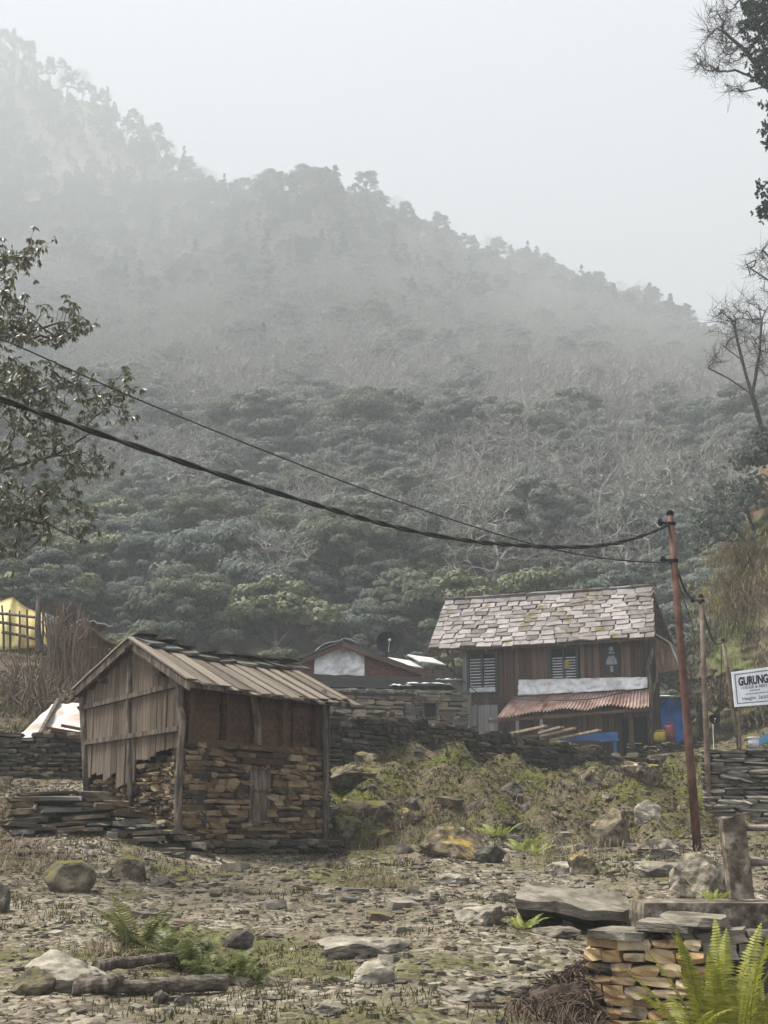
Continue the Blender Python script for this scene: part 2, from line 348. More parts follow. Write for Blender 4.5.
# ------------------------------------------------------------------ object helpers
ORG = {}
def setp(o, label=None, cat=None, group=None, kind=None):
    if label: o['label'] = label
    if cat: o['category'] = cat
    if group: o['group'] = group
    if kind: o['kind'] = kind
    return o
def thing(name, label, cat, loc, group=None):
    o = bpy.data.objects.new(name, None)
    o.empty_display_size = .2
    col.objects.link(o); o.location = loc
    ORG[o.name] = Vector(loc)
    return setp(o, label, cat, group)
class MB:
    def __init__(s): s.v = []; s.f = []
    def add(s, vs, fs):
        n = len(s.v); s.v.extend([tuple(p) for p in vs]); s.f.extend([tuple(i + n for i in f) for f in fs])
    def box(s, M, jit=0):
        vs = [M @ Vector((x + uni(-jit, jit), y + uni(-jit, jit), z + uni(-jit, jit))) for z in (-.5, .5) for y in (-.5, .5) for x in (-.5, .5)]
        s.add(vs, [(0, 2, 3, 1), (4, 5, 7, 6), (0, 1, 5, 4), (2, 6, 7, 3), (0, 4, 6, 2), (1, 3, 7, 5)])
    def tube(s, pts, rads, n=6, cap=True):
        pts = [Vector(p) for p in pts]
        if not hasattr(rads, '__len__'): rads = [rads] * len(pts)
        rings = []
        up = None
        for i, p in enumerate(pts):
            t = (pts[min(i + 1, len(pts) - 1)] - pts[max(i - 1, 0)])
            if t.length < 1e-9: t = Vector((0, 0, 1))
            t.normalize()
            if up is None:
                up = Vector((0, 0, 1)) if abs(t.z) < .9 else Vector((1, 0, 0))
            a = t.cross(up)
            if a.length < 1e-4: a = t.cross(Vector((0, 1, .3)))
            a.normalize(); b = t.cross(a).normalized(); up = -b if b.dot(up) < 0 else b
            b = t.cross(a)
            rings.append([p + (a * math.cos(q) + b * math.sin(q)) * rads[i] for q in (2 * math.pi * k / n for k in range(n))])
        base = len(s.v)
        for r in rings: s.v.extend([tuple(q) for q in r])
        for i in range(len(rings) - 1):
            for k in range(n):
                k2 = (k + 1) % n
                s.f.append((base + i * n + k, base + i * n + k2, base + (i + 1) * n + k2, base + (i + 1) * n + k))
        if cap:
            s.f.append(tuple(base + k for k in range(n))[::-1]); s.f.append(tuple(base + (len(rings) - 1) * n + k for k in range(n)))
    def lathe(s, prof, M, n=20):
        base = len(s.v)
        for r, z in prof:
            for k in range(n):
                a = 2 * math.pi * k / n
                s.v.append(tuple(M @ Vector((r * math.cos(a), r * math.sin(a), z))))
        for i in range(len(prof) - 1):
            for k in range(n):
                k2 = (k + 1) % n
                s.f.append((base + i * n + k, base + i * n + k2, base + (i + 1) * n + k2, base + (i + 1) * n + k))
        s.f.append(tuple(base + k for k in range(n))[::-1]); s.f.append(tuple(base + (len(prof) - 1) * n + k for k in range(n)))
    def sheet(s, fn, nu, nv, thick=.01):
        """a thin sheet with real thickness; fn(u, v) gives its points"""
        P = [[Vector(fn(i / nu, j / nv)) for i in range(nu + 1)] for j in range(nv + 1)]
        nrm = (P[0][nu] - P[0][0]).cross(P[nv][0] - P[0][0]).normalized() * thick
        b = len(s.v); w = nu + 1; m = w * (nv + 1)
        for q in (Vector((0, 0, 0)), -nrm):
            for row in P: s.v.extend([tuple(p + q) for p in row])
        for j in range(nv):
            for i in range(nu):
                a = b + j * w + i
                s.f.append((a, a + 1, a + w + 1, a + w)); s.f.append((m + a, m + a + w, m + a + w + 1, m + a + 1))
        edge = [j * w for j in range(nv + 1)], [j * w + nu for j in range(nv + 1)], list(range(w)), [nv * w + i for i in range(w)]
        for e in edge:
            for p, q in zip(e, e[1:]): s.f.append((b + p, b + q, b + m + q, b + m + p))
    def mesh(s, name, material, org=(0, 0, 0), smooth=False):
        me = bpy.data.meshes.new(name)
        o = Vector(org)
        me.from_pydata([(a - o.x, b - o.y, c - o.z) for a, b, c in s.v], [], s.f)
        if material: me.materials.append(MAT[material])
        if smooth: me.polygons.foreach_set('use_smooth', [True] * len(me.polygons))
        me.update()
        return me
    def build(s, name, material, parent=None, origin=None, smooth=False):
        org = ORG[parent.name] if parent else Vector(origin if origin is not None else (0, 0, 0))
        me = s.mesh(name, material, org, smooth)
        o = bpy.data.objects.new(name, me)
        col.objects.link(o)
        ORG[o.name] = Vector(org)
        if parent: o.parent = parent
        else: o.location = org
        return o
def piece(name, me, M, parent):
    o = bpy.data.objects.new(name, me)
    col.objects.link(o)
    o.parent = parent
    o.matrix_basis = Matrix.Translation(-ORG[parent.name]) @ M
    return o
def T(*a): return Matrix.Translation(a)
def R(a, ax): return Matrix.Rotation(a, 4, ax)
def S(x, y, z): return Matrix.Diagonal((x, y, z, 1))
def along(a, b, w, t, roll=0):
    """matrix of a unit box stretched from a to b: local z = length, x = width, y = thickness"""
    a, b = Vector(a), Vector(b); d = b - a
    q = d.to_track_quat('Z', 'Y').to_matrix().to_4x4()
    return Matrix.Translation((a + b) / 2) @ q @ R(roll, 'Z') @ S(w, t, d.length)
class Frame:
    """x along a facade to the right, y into it, z up"""
    def __init__(s, o, u):
        s.o = Vector(o); u = Vector((u[0], u[1], 0)).normalized(); s.u = u; s.n = Vector((-u.y, u.x, 0))
        s.M = Matrix(((u.x, s.n.x, 0, s.o.x), (u.y, s.n.y, 0, s.o.y), (0, 0, 1, s.o.z), (0, 0, 0, 1)))
    def w(s, x, y, z): return s.M @ Vector((x, y, z))
    def pix(s, px, py, d=0):
        r = ray(px, py); c = Vector((0, 0, CAMZ)); p0 = s.o + s.n * d
        t = (p0 - c).dot(s.n) / r.dot(s.n)
        q = c + r * t - s.o
        return q.dot(s.u), q.z

# library of unit pieces
def unit_block(nx, ny, nz, rnd_amt, jit, seed):
    r = random.Random(seed)
    idx = {}; vs = []; fs = []
    def vert(i, j, k):
        if (i, j, k) in idx: return idx[(i, j, k)]
        p = Vector((2 * i / nx - 1, 2 * j / ny - 1, 2 * k / nz - 1))
        m = sum(1 for c in p if abs(abs(c) - 1) < 1e-6)
        f = {3: 1 - rnd_amt, 2: 1 - rnd_amt * .45, 1: 1 + rnd_amt * .1}[m]
        p = p * f * .5 + Vector((r.uniform(-jit, jit), r.uniform(-jit, jit), r.uniform(-jit, jit)))
        idx[(i, j, k)] = len(vs); vs.append(p); return idx[(i, j, k)]
    for a, (na, nb) in enumerate(((ny, nz), (nz, nx), (nx, ny))):
        for side in (0, 1):
            for i in range(na):
                for j in range(nb):
                    q = []
                    for di, dj in ((0, 0), (1, 0), (1, 1), (0, 1)):
                        c = [0, 0, 0]; c[(a + 1) % 3] = i + di; c[(a + 2) % 3] = j + dj; c[a] = (nx, ny, nz)[a] * side
                        q.append(vert(*c))
                    fs.append(tuple(q) if side else tuple(q[::-1]))
    return vs, fs
LIB = {}
def lib(kind, material):
    k = (kind, material)
    if k not in LIB:
        out = []
        for i in range(10 if kind == 'stone' else 7):
            if kind == 'stone': vs, fs = unit_block(2, 2, 2, .10, .085, 100 + i)
            elif kind == 'slab': vs, fs = unit_block(3, 2, 1, .10, .05, 300 + i)
            elif kind == 'slate': vs, fs = unit_block(2, 2, 1, .03, .03, 500 + i)
            elif kind == 'plank':
                vs, fs = unit_block(1, 1, 4, .0, .018, 700 + i)
            else: vs, fs = unit_block(1, 1, 1, 0, .01, 900 + i)
            me = bpy.data.meshes.new(kind)
            me.from_pydata([tuple(v) for v in vs], [], fs); me.materials.append(MAT[material]); me.update()
            out.append(me)
        LIB[k] = out
    return random.choice(LIB[k])

def stone_wall(parent, fr, s0, s1, zb, zt, material, hc=(.06, .12), lw=(.16, .42), depth=.3, d0=0.0, holes=(), batter=0.0, jit=.035, name='stone', core='gap_dark', maxn=300, tilt=.05, cap=None, dfn=None):
    """dry courses of separate stones over a dark core; zb/zt give the bottom and the top along the wall"""
    fb = zb if callable(zb) else (lambda s: zb); ft = zt if callable(zt) else (lambda s: zt)
    df = dfn if dfn else (lambda s: 0)
    xs = [s0 + (s1 - s0) * i / 24 for i in range(25)]
    zmin = min(fb(x) for x in xs); zmax = max(ft(x) for x in xs)
    z = zmin; n = 0; extra = MB()
    while z < zmax:
        h = uni(*hc); s = s0 - uni(0, lw[0])
        while s < s1:
            l = uni(*lw) * (1 if rnd() < .75 else .55); hh = h * uni(.6, 1.2)
            a, b = max(s, s0 - .03), min(s + l, s1 + .03)
            s += l
            if b - a < .05: continue
            c = (a + b) / 2
            if z + h * .5 < fb(c) or z + h * .6 > ft(c): continue
            if any(h0 < c < h1 and h2 < z + h * .5 < h3 for h0, h1, h2, h3 in holes): continue
            dep = depth * uni(.8, 1.15)
            M = fr.M @ T(c, d0 + df(c) + dep / 2 + uni(-jit, jit) + batter * (z - zmin), z + h / 2 + uni(-.12, .12) * h) @ R(uni(-tilt, tilt) * 1.3, 'Y') @ R(uni(-.12, .12), 'Z') @ S((b - a) * .99, dep, hh * .99)
            me = lib('stone', material)
            if n < maxn: piece(name, me, M, parent)
            else: extra.add([M @ v.co for v in me.vertices], [tuple(p.vertices) for p in me.polygons])
            n += 1
        z += h
    if extra.v:
        setp(extra.build('small_stones', material + '_small', parent), kind='stuff')
    if core:
        c = MB(); P = []
        for x in xs:
            for dd in (depth * .42, depth * .42 + .28):
                for zz in (fb(x) - .1, ft(x) - .05):
                    P.append(fr.w(x, d0 + df(x) + dd + batter * max(0, (zz - zmin)), max(zz, fb(x) - .1)))
        fs = []
        for i in range(24):
            a, b = i * 4, i * 4 + 4
            fs += [(a, b, b + 1, a + 1), (a + 2, a + 3, b + 3, b + 2), (a + 1, b + 1, b + 3, a + 3), (a, a + 2, b + 2, b)]
        fs += [(0, 1, 3, 2), (96, 98, 99, 97)]
        c.add(P, fs)
        c.build('wall_core', core, parent)
    return n

# tree skeletons: each tip grows a curved twig from the nearest older node
def skeleton(trunks, tips, r0, seed, nseg=4, sag=0.0, expo=.5, wig=.08, back=.25, rmin=.006):
    rg = random.Random(seed)
    pts = []; par = []
    for line in trunks:
        prev = -1
        if pts and line[0] is not None:
            d = [(Vector(line[0]) - p).length for p in pts]; k = int(np.argmin(d))
            if d[k] < .5: prev = k
        for p in line:
            p = Vector(p)
            if prev >= 0:
                q = pts[prev]; m = max(1, int((p - q).length / .5))
                for i in range(1, m + 1):
                    pts.append(q.lerp(p, i / m) + (Vector((rg.uniform(-1, 1), rg.uniform(-1, 1), rg.uniform(-1, 1))) * wig * .5 if i < m else Vector())); par.append(prev); prev = len(pts) - 1
            else:
                pts.append(p); par.append(-1); prev = len(pts) - 1
    base = pts[0]
    arr = [tuple(p) for p in pts]
    weight = [0] * len(pts)
    tips = sorted(tips, key=lambda t: min((t - p).length for p in pts))
    ends = []
    A = np.array(arr)
    for t in tips:
        d = np.linalg.norm(A - np.array(t), axis=1) + back * np.linalg.norm(A - np.array(base), axis=1) * .1
        k = int(np.argmin(d)); q = pts[k]; L = (t - q).length
        prev = k; new = []
        for i in range(1, nseg + 1):
            f = i / nseg
            p = q.lerp(t, f) + Vector((rg.uniform(-1, 1), rg.uniform(-1, 1), rg.uniform(-1, 1))) * L * wig * (1 if i < nseg else 0) + Vector((0, 0, -sag * L * math.sin(math.pi * f)))
            pts.append(p); par.append(prev); prev = len(pts) - 1; new.append(tuple(p))
        A = np.vstack([A, new]); ends.append(prev)
    cnt = [0] * len(pts)
    for e in ends: cnt[e] += 1
    for i in range(len(pts) - 1, -1, -1):
        if par[i] >= 0: cnt[par[i]] += cnt[i]
    rad = [max(rmin, r0 * (max(c, .6) ** expo)) for c in cnt]
    mb = MB()
    for i in range(len(pts)):
        if par[i] >= 0:
            j = par[i]
            r1 = min(rad[j], rad[i] * 1.35)
            mb.tube([pts[j], pts[i]], [r1, rad[i]], 7 if rad[i] > .05 else (5 if rad[i] > .02 else 3), cap=False)
    dirs = [(pts[e] - pts[par[e]]).normalized() for e in ends]
    return mb, [pts[e] for e in ends], dirs
def in_blob(rg, c, r):
    while True:
        p = Vector((rg.uniform(-1, 1), rg.uniform(-1, 1), rg.uniform(-1, 1)))
        if p.length < 1: return Vector((c[0] + p.x * r[0], c[1] + p.y * r[1], c[2] + p.z * r[2]))

# ================================================================== GROUND
def spread(lo, hi, fine_lo, fine_hi, step, grow):
    a = list(np.arange(fine_lo, fine_hi + 1e-6, step)); d = step; x = a[-1]
    while x < hi: d *= grow; x += d; a.append(min(x, hi))
    d = step; x = a[0]; pre = []
    while x > lo: d *= grow; x -= d; pre.append(max(x, lo))
    return np.array(pre[::-1] + a)
gx = spread(-740, 700, -11, 10, .17, 1.07)
gy = spread(-120, 1080, 8, 35, .15, 1.055)
GX, GY = np.meshgrid(gx, gy)
GZ = hgt(GX.ravel(), GY.ravel())
XYZ = [(x, y, z + bumpy(x, y)) for x, y, z in zip(GX.ravel().tolist(), GY.ravel().tolist(), GZ.tolist())]
nx_, ny_ = len(gx), len(gy)
gm = bpy.data.meshes.new('ground')
gm.from_pydata(XYZ, [], [(j * nx_ + i, j * nx_ + i + 1, (j + 1) * nx_ + i + 1, (j + 1) * nx_ + i) for j in range(ny_ - 1) for i in range(nx_ - 1)])
gm.polygons.foreach_set('use_smooth', [True] * len(gm.polygons))
# how much soil, moss and grass covers the ground at each place
def cover(x, y):
    """(litter, moss) by place"""
    if y > 60: return (1, .3)
    px, py = proj((x, y, 1.6 + 0))[0], 0
    q = 384 + FPX * x / max(y, 1)
    bank = max(0, min(1, (y - 20.5) / 2.5)) if q > 330 else 0
    left = max(0, min(1, (-q + 60) / 60)) * max(0, min(1, (y - 14) / 4))
    return (max(bank * .75, left), bank)
at = gm.color_attributes.new('cover', 'FLOAT_COLOR', 'POINT')
buf = []
for x, y, z in XYZ:
    a, b = cover(x, y); buf += [a, b, 0, 1]
at.data.foreach_set('color', buf)
def ground_material():
    m = bpy.data.materials.new('ground_soil'); m.use_nodes = True
    N, L = m.node_tree.nodes, m.node_tree.links; bs = N['Principled BSDF']
    geo = N.new('ShaderNodeNewGeometry'); ca = N.new('ShaderNodeVertexColor'); ca.layer_name = 'cover'
    sep = N.new('ShaderNodeSeparateColor'); L.new(ca.outputs[0], sep.inputs[0])
    def nz(scale, det=8, rough=.65):
        n = N.new('ShaderNodeTexNoise'); n.inputs['Scale'].default_value = scale; n.inputs['Detail'].default_value = det; n.inputs['Roughness'].default_value = rough
        L.new(geo.outputs['Position'], n.inputs['Vector']); return n.outputs['Fac']
    def ramp(f, cs):
        r = N.new('ShaderNodeValToRGB'); e = r.color_ramp.elements
        e[0].position, e[1].position = .3, .7; e[0].color = (*cs[0], 1); e[1].color = (*cs[-1], 1)
        for i in range(1, len(cs) - 1):
            k = e.new(.3 + .4 * i / (len(cs) - 1)); k.color = (*cs[i], 1)
        L.new(f, r.inputs[0]); return r.outputs[0]
    def mix(f, a, b):
        x = N.new('ShaderNodeMix'); x.data_type = 'RGBA'; L.new(f, x.inputs[0]); L.new(a, x.inputs[6]); L.new(b, x.inputs[7]); return x.outputs[2]
    def rng(f, lo, hi):
        r = N.new('ShaderNodeMapRange'); r.inputs['From Min'].default_value = lo; r.inputs['From Max'].default_value = hi; L.new(f, r.inputs['Value']); return r.outputs['Result']
    def mth(op, a, b):
        x = N.new('ShaderNodeMath'); x.operation = op
        for i, q in enumerate((a, b)):
            if isinstance(q, (int, float)): x.inputs[i].default_value = q
            else: L.new(q, x.inputs[i])
        return x.outputs[0]
    vor = N.new('ShaderNodeTexVoronoi'); vor.inputs['Scale'].default_value = 16; L.new(geo.outputs['Position'], vor.inputs['Vector'])
    sv = N.new('ShaderNodeSeparateColor'); L.new(vor.outputs['Color'], sv.inputs[0])
    gravel = ramp(mth('ADD', mth('MULTIPLY', sv.outputs[0], .55), mth('MULTIPLY', nz(24), .45)), [(.035, .03, .022), (.09, .077, .056), (.145, .126, .094), (.22, .197, .153)])
    soil = ramp(nz(5), [(.055, .045, .031), (.105, .087, .06), (.155, .132, .094)])
    litter = ramp(nz(9, 10, .75), [(.02, .015, .009), (.055, .04, .025), (.11, .085, .055)])
    moss = ramp(nz(7), [(.022, .025, .006), (.048, .052, .01), (.095, .092, .022)])
    c = mix(rng(nz(.8), .42, .62), gravel, soil)
    c = mix(mth('MULTIPLY', rng(nz(.55, 6), .50, .60), .75), c, moss)
    c = mix(mth('MINIMUM', mth('ADD', sep.outputs[0], mth('MULTIPLY', rng(nz(1.1), .55, .7), .5)), 1.0), c, litter)
    c = mix(mth('MULTIPLY', sep.outputs[1], rng(nz(.9), .42, .58)), c, moss)
    L.new(c, bs.inputs['Base Color']); bs.inputs['Roughness'].default_value = .95; bs.inputs['Specular IOR Level'].default_value = .15
    b1 = N.new('ShaderNodeBump'); b1.inputs['Strength'].default_value = .9; b1.inputs['Distance'].default_value = .05
    L.new(mth('ADD', nz(14), mth('MULTIPLY', vor.outputs['Distance'], -.6)), b1.inputs['Height']); L.new(b1.outputs[0], bs.inputs['Normal'])
    return m
gm.materials.append(ground_material())
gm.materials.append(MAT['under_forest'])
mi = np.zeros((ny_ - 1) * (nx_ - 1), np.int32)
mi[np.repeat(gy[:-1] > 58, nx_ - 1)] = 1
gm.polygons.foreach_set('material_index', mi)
gm.update()
ground = bpy.data.objects.new('ground', gm); col.objects.link(ground); setp(ground, kind='structure')

# the earth cliff at the right edge of the valley
CLIFF = [(690, 680), (700, 650), (712, 625), (722, 600), (724, 578), (734, 548), (752, 505), (770, 440), (790, 340), (812, 220), (835, 60), (900, -80)]
def cliff_pt(u, y):
    k = u * (len(CLIFF) - 1); i = min(int(k), len(CLIFF) - 2); f = k - i
    p = V(CLIFF[i][0] * (1 - f) + CLIFF[i + 1][0] * f, CLIFF[i][1] * (1 - f) + CLIFF[i + 1][1] * f, 48)
    off = (48 - y) * .34 if y < 48 else (y - 48) * .62
    n1 = noise.noise((p.z * .22, y * .2, 1)) * 1.3 + noise.noise((p.z * .7, y * .6, 4)) * .55 + noise.noise((p.z * 2, y * 1.8, 9)) * .32 + noise.noise((p.z * 5, y * 4, 19)) * .14
    return Vector((p.x + off + n1, y, p.z + (y - 48) * .03 + n1 * .3))
cm = MB(); NU, NY = 200, 170
P = [cliff_pt(i / NU, 30 + 50 * j / NY) for j in range(NY + 1) for i in range(NU + 1)]
for j in range(NY + 1):                                         # body of the hillside behind the face
    P.append(P[j * (NU + 1) + NU] + Vector((60, 0, 25)))
cm.add(P, [(j * (NU + 1) + i, j * (NU + 1) + i + 1, (j + 1) * (NU + 1) + i + 1, (j + 1) * (NU + 1) + i) for j in range(NY) for i in range(NU)]
       + [(j * (NU + 1) + NU, (NY + 1) * (NU + 1) + j, (NY + 1) * (NU + 1) + j + 1, (j + 1) * (NU + 1) + NU) for j in range(NY)])
setp(cm.build('cliff', 'cliff_earth', smooth=True), kind='structure')

# ================================================================== HUT (front left)
hN = V(183, 850, 20.0)
hU = Vector((.73, .683, 0)).normalized()                           # along the right-hand face
HR = Frame(hN, hU); HA = 2.87; HB = 2.85
hL = hN + HR.n * HB
HLf = Frame(hL, -HR.n)                                            # gable face, x from the far left corner to the near corner
hut = thing('cattle_hut', 'small weathered plank and stone hut with bowed board roof in left foreground', 'hut', hN)
# -- stone base
stone_wall(hut, HR, 0, HA, -.45, lambda s: HR.pix(185 + s / HA * 140, 738 + s / HA * 14)[1], 'stone_hut', hc=(.055, .115), lw=(.11, .34), depth=.3, jit=.035, tilt=.08,
           holes=[(HR.pix(249, 800)[0], HR.pix(272, 800)[0], HR.pix(260, 824)[1], HR.pix(260, 766)[1])], maxn=300)
gl = lambda s: HLf.pix(88 + s / HB * 95, 800 + s / HB * 48)[1]
stone_wall(hut, HLf, .0, HB, lambda s: gl(s) - .35, lambda s: HLf.pix(90, 783)[1] * (1 - s / HB) + HLf.pix(183, 744)[1] * s / HB - .03, 'stone_hut', hc=(.05, .10), lw=(.10, .28), depth=.3, jit=.05, tilt=.1, maxn=300)
# -- inner darkness of the shed: black box inside the walls stands in for interior shade
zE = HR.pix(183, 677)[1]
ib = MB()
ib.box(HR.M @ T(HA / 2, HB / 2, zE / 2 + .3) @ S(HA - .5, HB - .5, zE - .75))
ib.build('interior_dark', 'black_sheet_and_dark', hut)
# -- right face: horizontal boards between posts, above the stones
zb0 = HR.pix(190, 739)[1]
for i in range(6):
    for seg in range(4):
        a, b = HA * seg / 4 + .02, HA * (seg + 1) / 4 - .02
        z = zb0 + .03 + (zE - zb0 - .1) * (i + .5) / 6 - (a / HA) * .12
        piece('board', lib('plank', 'wood_dark'), HR.M @ T((a + b) / 2, .14 + uni(-.015, .015), z) @ R(uni(-.02, .02) + .03, 'Y') @ R(math.pi / 2, 'Y') @ S((zE - zb0 - .1) / 6 * 1.02, .03, b - a), hut)
for px in (192, 230, 286, 318):
    s = HR.pix(px, 710)[0]
    piece('post', lib('plank', 'wood_dark'), along(HR.w(s, .06, zb0 - .05), HR.w(s + uni(-.03, .03), .06, zE - .16), .11, .09), hut)
q = [HR.pix(258, 745), HR.pix(259, 725), HR.pix(256, 708), HR.pix(252, 694), HR.pix(250, 686)]
t = MB(); t.tube([HR.w(a, .02, z) for a, z in q], [.075, .07, .065, .06, .06], 8); t.build('crooked_post', 'wood_post', hut, smooth=True)
s, z = HR.pix(258, 742)
piece('sill_beam', lib('plank', 'wood_dark'), along(HR.w(.05, .05, HR.pix(190, 740)[1]), HR.w(HA - .05, .05, HR.pix(322, 754)[1]), .09, .09), hut)
# -- shutter
sa, za = HR.pix(250, 825); sb, zb = HR.pix(272, 766)
sh = MB(); sh.box(HR.M @ T((sa + sb) / 2, .05, (za + zb) / 2) @ S(sb - sa, .05, zb - za)); sh = sh.build('shutter', 'wood_post', hut)
for zz in (za + .05, (za + zb) / 2 + .08, zb - .05):
    piece('batten', lib('plank', 'wood_post'), along(HR.w(sa - .02, .015, zz), HR.w(sb + .02, .015, zz), .05, .03), hut)
piece('lintel', lib('plank', 'wood_dark'), along(HR.w(sa - .2, .0, zb + .06), HR.w(sb + .2, .0, zb + .06), .1, .09), hut)
piece('sill', lib('slab', 'slab_brown'), HR.M @ T((sa + sb) / 2 + .1, .06, za - .06) @ S(.9, .3, .05), hut)
# -- gable face: vertical planks of uneven length
zr_ap = HLf.pix(136, 645)[1]
s_ap = HB / 2
zEL = HLf.pix(90, 690)[1]; zER = HLf.pix(181, 678)[1]
def rake(s):
    return (zEL - .02) + (zr_ap - zEL) * min(1, s / s_ap) if s < s_ap else zr_ap + (zER - zr_ap) * (s - s_ap) / (HB - s_ap)
s = -.06
bot = lambda s: HLf.pix(88 + s / HB * 95, 776 if s < HB * .35 else (786 if s < HB * .55 else 760 - 12 * (s - HB * .55)))[1]
while s < HB - .05:
    w = uni(.15, .27); w = min(w, HB - .04 - s); c = s + w / 2
    if w < .06: break
    z0 = bot(c) + uni(-.06, .06); z1 = rake(c) - .02
    piece('plank', lib('plank', 'wood_gable'), HLf.M @ T(c, -.055 + uni(-.014, .014), (z0 + z1) / 2) @ R(uni(-.012, .012), 'Y') @ S(w * .96, .03, z1 - z0), hut)
    s += w + .006
for (p0, p1) in (((84, 709), (183, 685)), ((90, 743), (184, 729))):
    a = HLf.pix(*p0); b = HLf.pix(*p1)
    piece('batten', lib('plank', 'wood_post'), along(HLf.w(a[0], -.1, a[1]), HLf.w(b[0], -.1, b[1]), .05, .075), hut)
piece('rake_board', lib('plank', 'wood_gable'), along(HLf.w(.0, -.03, zEL - .08), HLf.w(s_ap, -.03, zr_ap - .1), .22, .04, math.pi / 2), hut)
def post(pts, r, fr, mname='wood_post', nm='corner_post'):
    q = [fr.pix(*p) for p in pts]; t = MB()
    t.tube([fr.w(a, -.075, z) for a, z in q], [r * .8 * uni(.85, 1.15) for _ in q], 8)
    return t.build(nm, mname, hut, smooth=True)
post([(91, 800), (89, 760), (88, 730), (86, 690)], .07, HLf)
post([(135, 816), (134, 780), (133, 740), (133, 700), (134, 664)], .055, HLf)
post([(184, 852), (182, 815), (183, 780), (185, 745), (187, 722), (182, 700), (185, 672)], .072, HLf)
q = [HR.pix(*p) for p in ((325, 862), (325, 800), (324, 740), (323, 690))]
t = MB(); t.tube([HR.w(a, -.03, z) for a, z in q], .045, 8); t.build('corner_post', 'wood_post', hut, smooth=True)
for k in range(12):                                              # plank walls on the two far sides
    piece('plank', lib('plank', 'wood_gable'), HR.M @ T(.12 + k * .24, HB - .02, zE / 2 + .25) @ S(.235, .03, zE - .75), hut)
    piece('plank', lib('plank', 'wood_gable'), HR.M @ T(HA - .02, .12 + k * .24, zE / 2 + .25) @ S(.03, .235, zE - .75), hut)
# -- roof: boards running down each slope, tucked under ridge slates
zrid = HLf.pix(134, 640, 0)[1] - .06
ov_e, ov_g = .32, .24
zeave = HR.pix(190, 682, -ov_e)[1]
def roof_pt(a, f, side):
    """a along the ridge, f 0 at ridge to 1 at eave"""
    mid = HB / 2
    b = mid - f * (mid + ov_e) if side == 0 else mid + f * (mid + ov_e)
    dip = -.10 * math.sin(math.pi * min(1, max(0, a / HA))) - .05 * a
    ze = zeave - .02 if side == 0 else HLf.pix(70, 694, -ov_g)[1]
    return HR.w(a, b, zrid + dip * (1 - .4 * f) + (ze - zrid) * f)
for side in (0, 1):
    a = -ov_g; k = 0
    while a < HA + .2:
        w = uni(.10, .27)
        p0, p1 = roof_pt(a + w / 2, .0, side), roof_pt(a + w / 2 + uni(-.06, .06), 1 + uni(-.06, .06), side)
        d = (p1 - p0).normalized(); x = hU; nrm = d.cross(x) if side == 0 else x.cross(d)
        if nrm.z < 0: nrm = -nrm
        M = Matrix((x, nrm.cross(x) * 1, nrm)).transposed().to_4x4()
        mid = (p0 + p1) / 2 + nrm * ((.012 if k % 2 else .045) + uni(-.008, .012))
        Mx = Matrix.Translation(mid) @ Matrix((x, nrm, -d if x.cross(nrm).dot(-d) > 0 else d)).transposed().to_4x4() @ R(uni(-.04, .04), 'Z') @ S(w * 1.12, .028, (p1 - p0).length)
        piece('roof_board', lib('plank', 'wood_roof'), Mx, hut)
        a += w * .86; k += 1
    for f in (.05, .5, .93):
        pa, pb = roof_pt(-ov_g + .02, f, side), roof_pt(HA + .22, f, side)
        piece('purlin', lib('plank', 'wood_post'), along(pa - Vector((0, 0, .2 if f == .5 else .075)), pb - Vector((0, 0, .2 if f == .5 else .075)), .09, .07), hut)
    pa, pb = roof_pt(-ov_g + .04, 0, side), roof_pt(-ov_g + .04, 1.0, side)
    piece('barge_board', lib('plank', 'wood_post'), along(pa - Vector((0, 0, .05)), pb - Vector((0, 0, .05)), .05, .12), hut)
a = -ov_g + .1
while a < HA + .05:
    w = uni(.34, .52)
    for sd, f in ((0, .10), (1, .10), (0, .0)):
        p = roof_pt(a + w / 2 + uni(-.05, .05), f, sd)
        M = Matrix.Translation(p + Vector((0, 0, .09 if f else .15))) @ HR.M.to_3x3().to_4x4() @ R((-.33 if sd else .33) if f else uni(-.1, .1), 'X') @ R(uni(-.25, .25), 'Z') @ R(uni(-.1, .1), 'Y') @ S(w * 1.1, uni(.3, .44), uni(.035, .06))
        piece('ridge_slate', lib('slab', 'slate_dark'), M, hut)
    a += w * .9
# -- stone footing course in front of the right face
foot = thing('stone_footing', 'low dark footing of rough stones along the hut shutter side', 'footing', HR.w(HA / 2, -.4, -.1))
stone_wall(foot, HR, .15, HA + .1, -.5, .1, 'stone_dark', hc=(.07, .13), lw=(.16, .42), depth=.4, d0=-.36, jit=.07, core=None, tilt=.12)

# ================================================================== SLAB TERRACE left of the hut
tf = Frame(V(25, 850, 18.6), V(192, 862, 19.3) - V(25, 850, 18.6))
ter = thing('slab_terrace', 'low terrace of long stacked brown slate slabs left of the hut', 'terrace', tf.o)
LW_ = (V(192, 862, 19.3) - V(25, 850, 18.6)).length
for k in range(15):
    zc = -.12 + k * .066
    d = k * .085
    s = -.35 + max(0, .3 - k * .05) + uni(0, .3)
    end = LW_ - max(0, k - 3) * .11
    while s < end:
        l = uni(.25, 1.0); l = min(l, end - s + .2)
        if l > .15:
            piece('slab', lib('slab', random.choice(['slab_brown', 'slab_brown', 'stone_dark', 'slate_dark'])), tf.M @ T(s + l / 2, d + .3 + uni(-.16, .13), zc + uni(-.03, .03)) @ R(uni(-.09, .09), 'Y') @ R(uni(-.3, .3), 'Z') @ R(uni(-.1, .1), 'X') @ S(l, uni(.35, .75), uni(.03, .085)), ter)
        s += l + uni(-.06, .1)
b = MB()
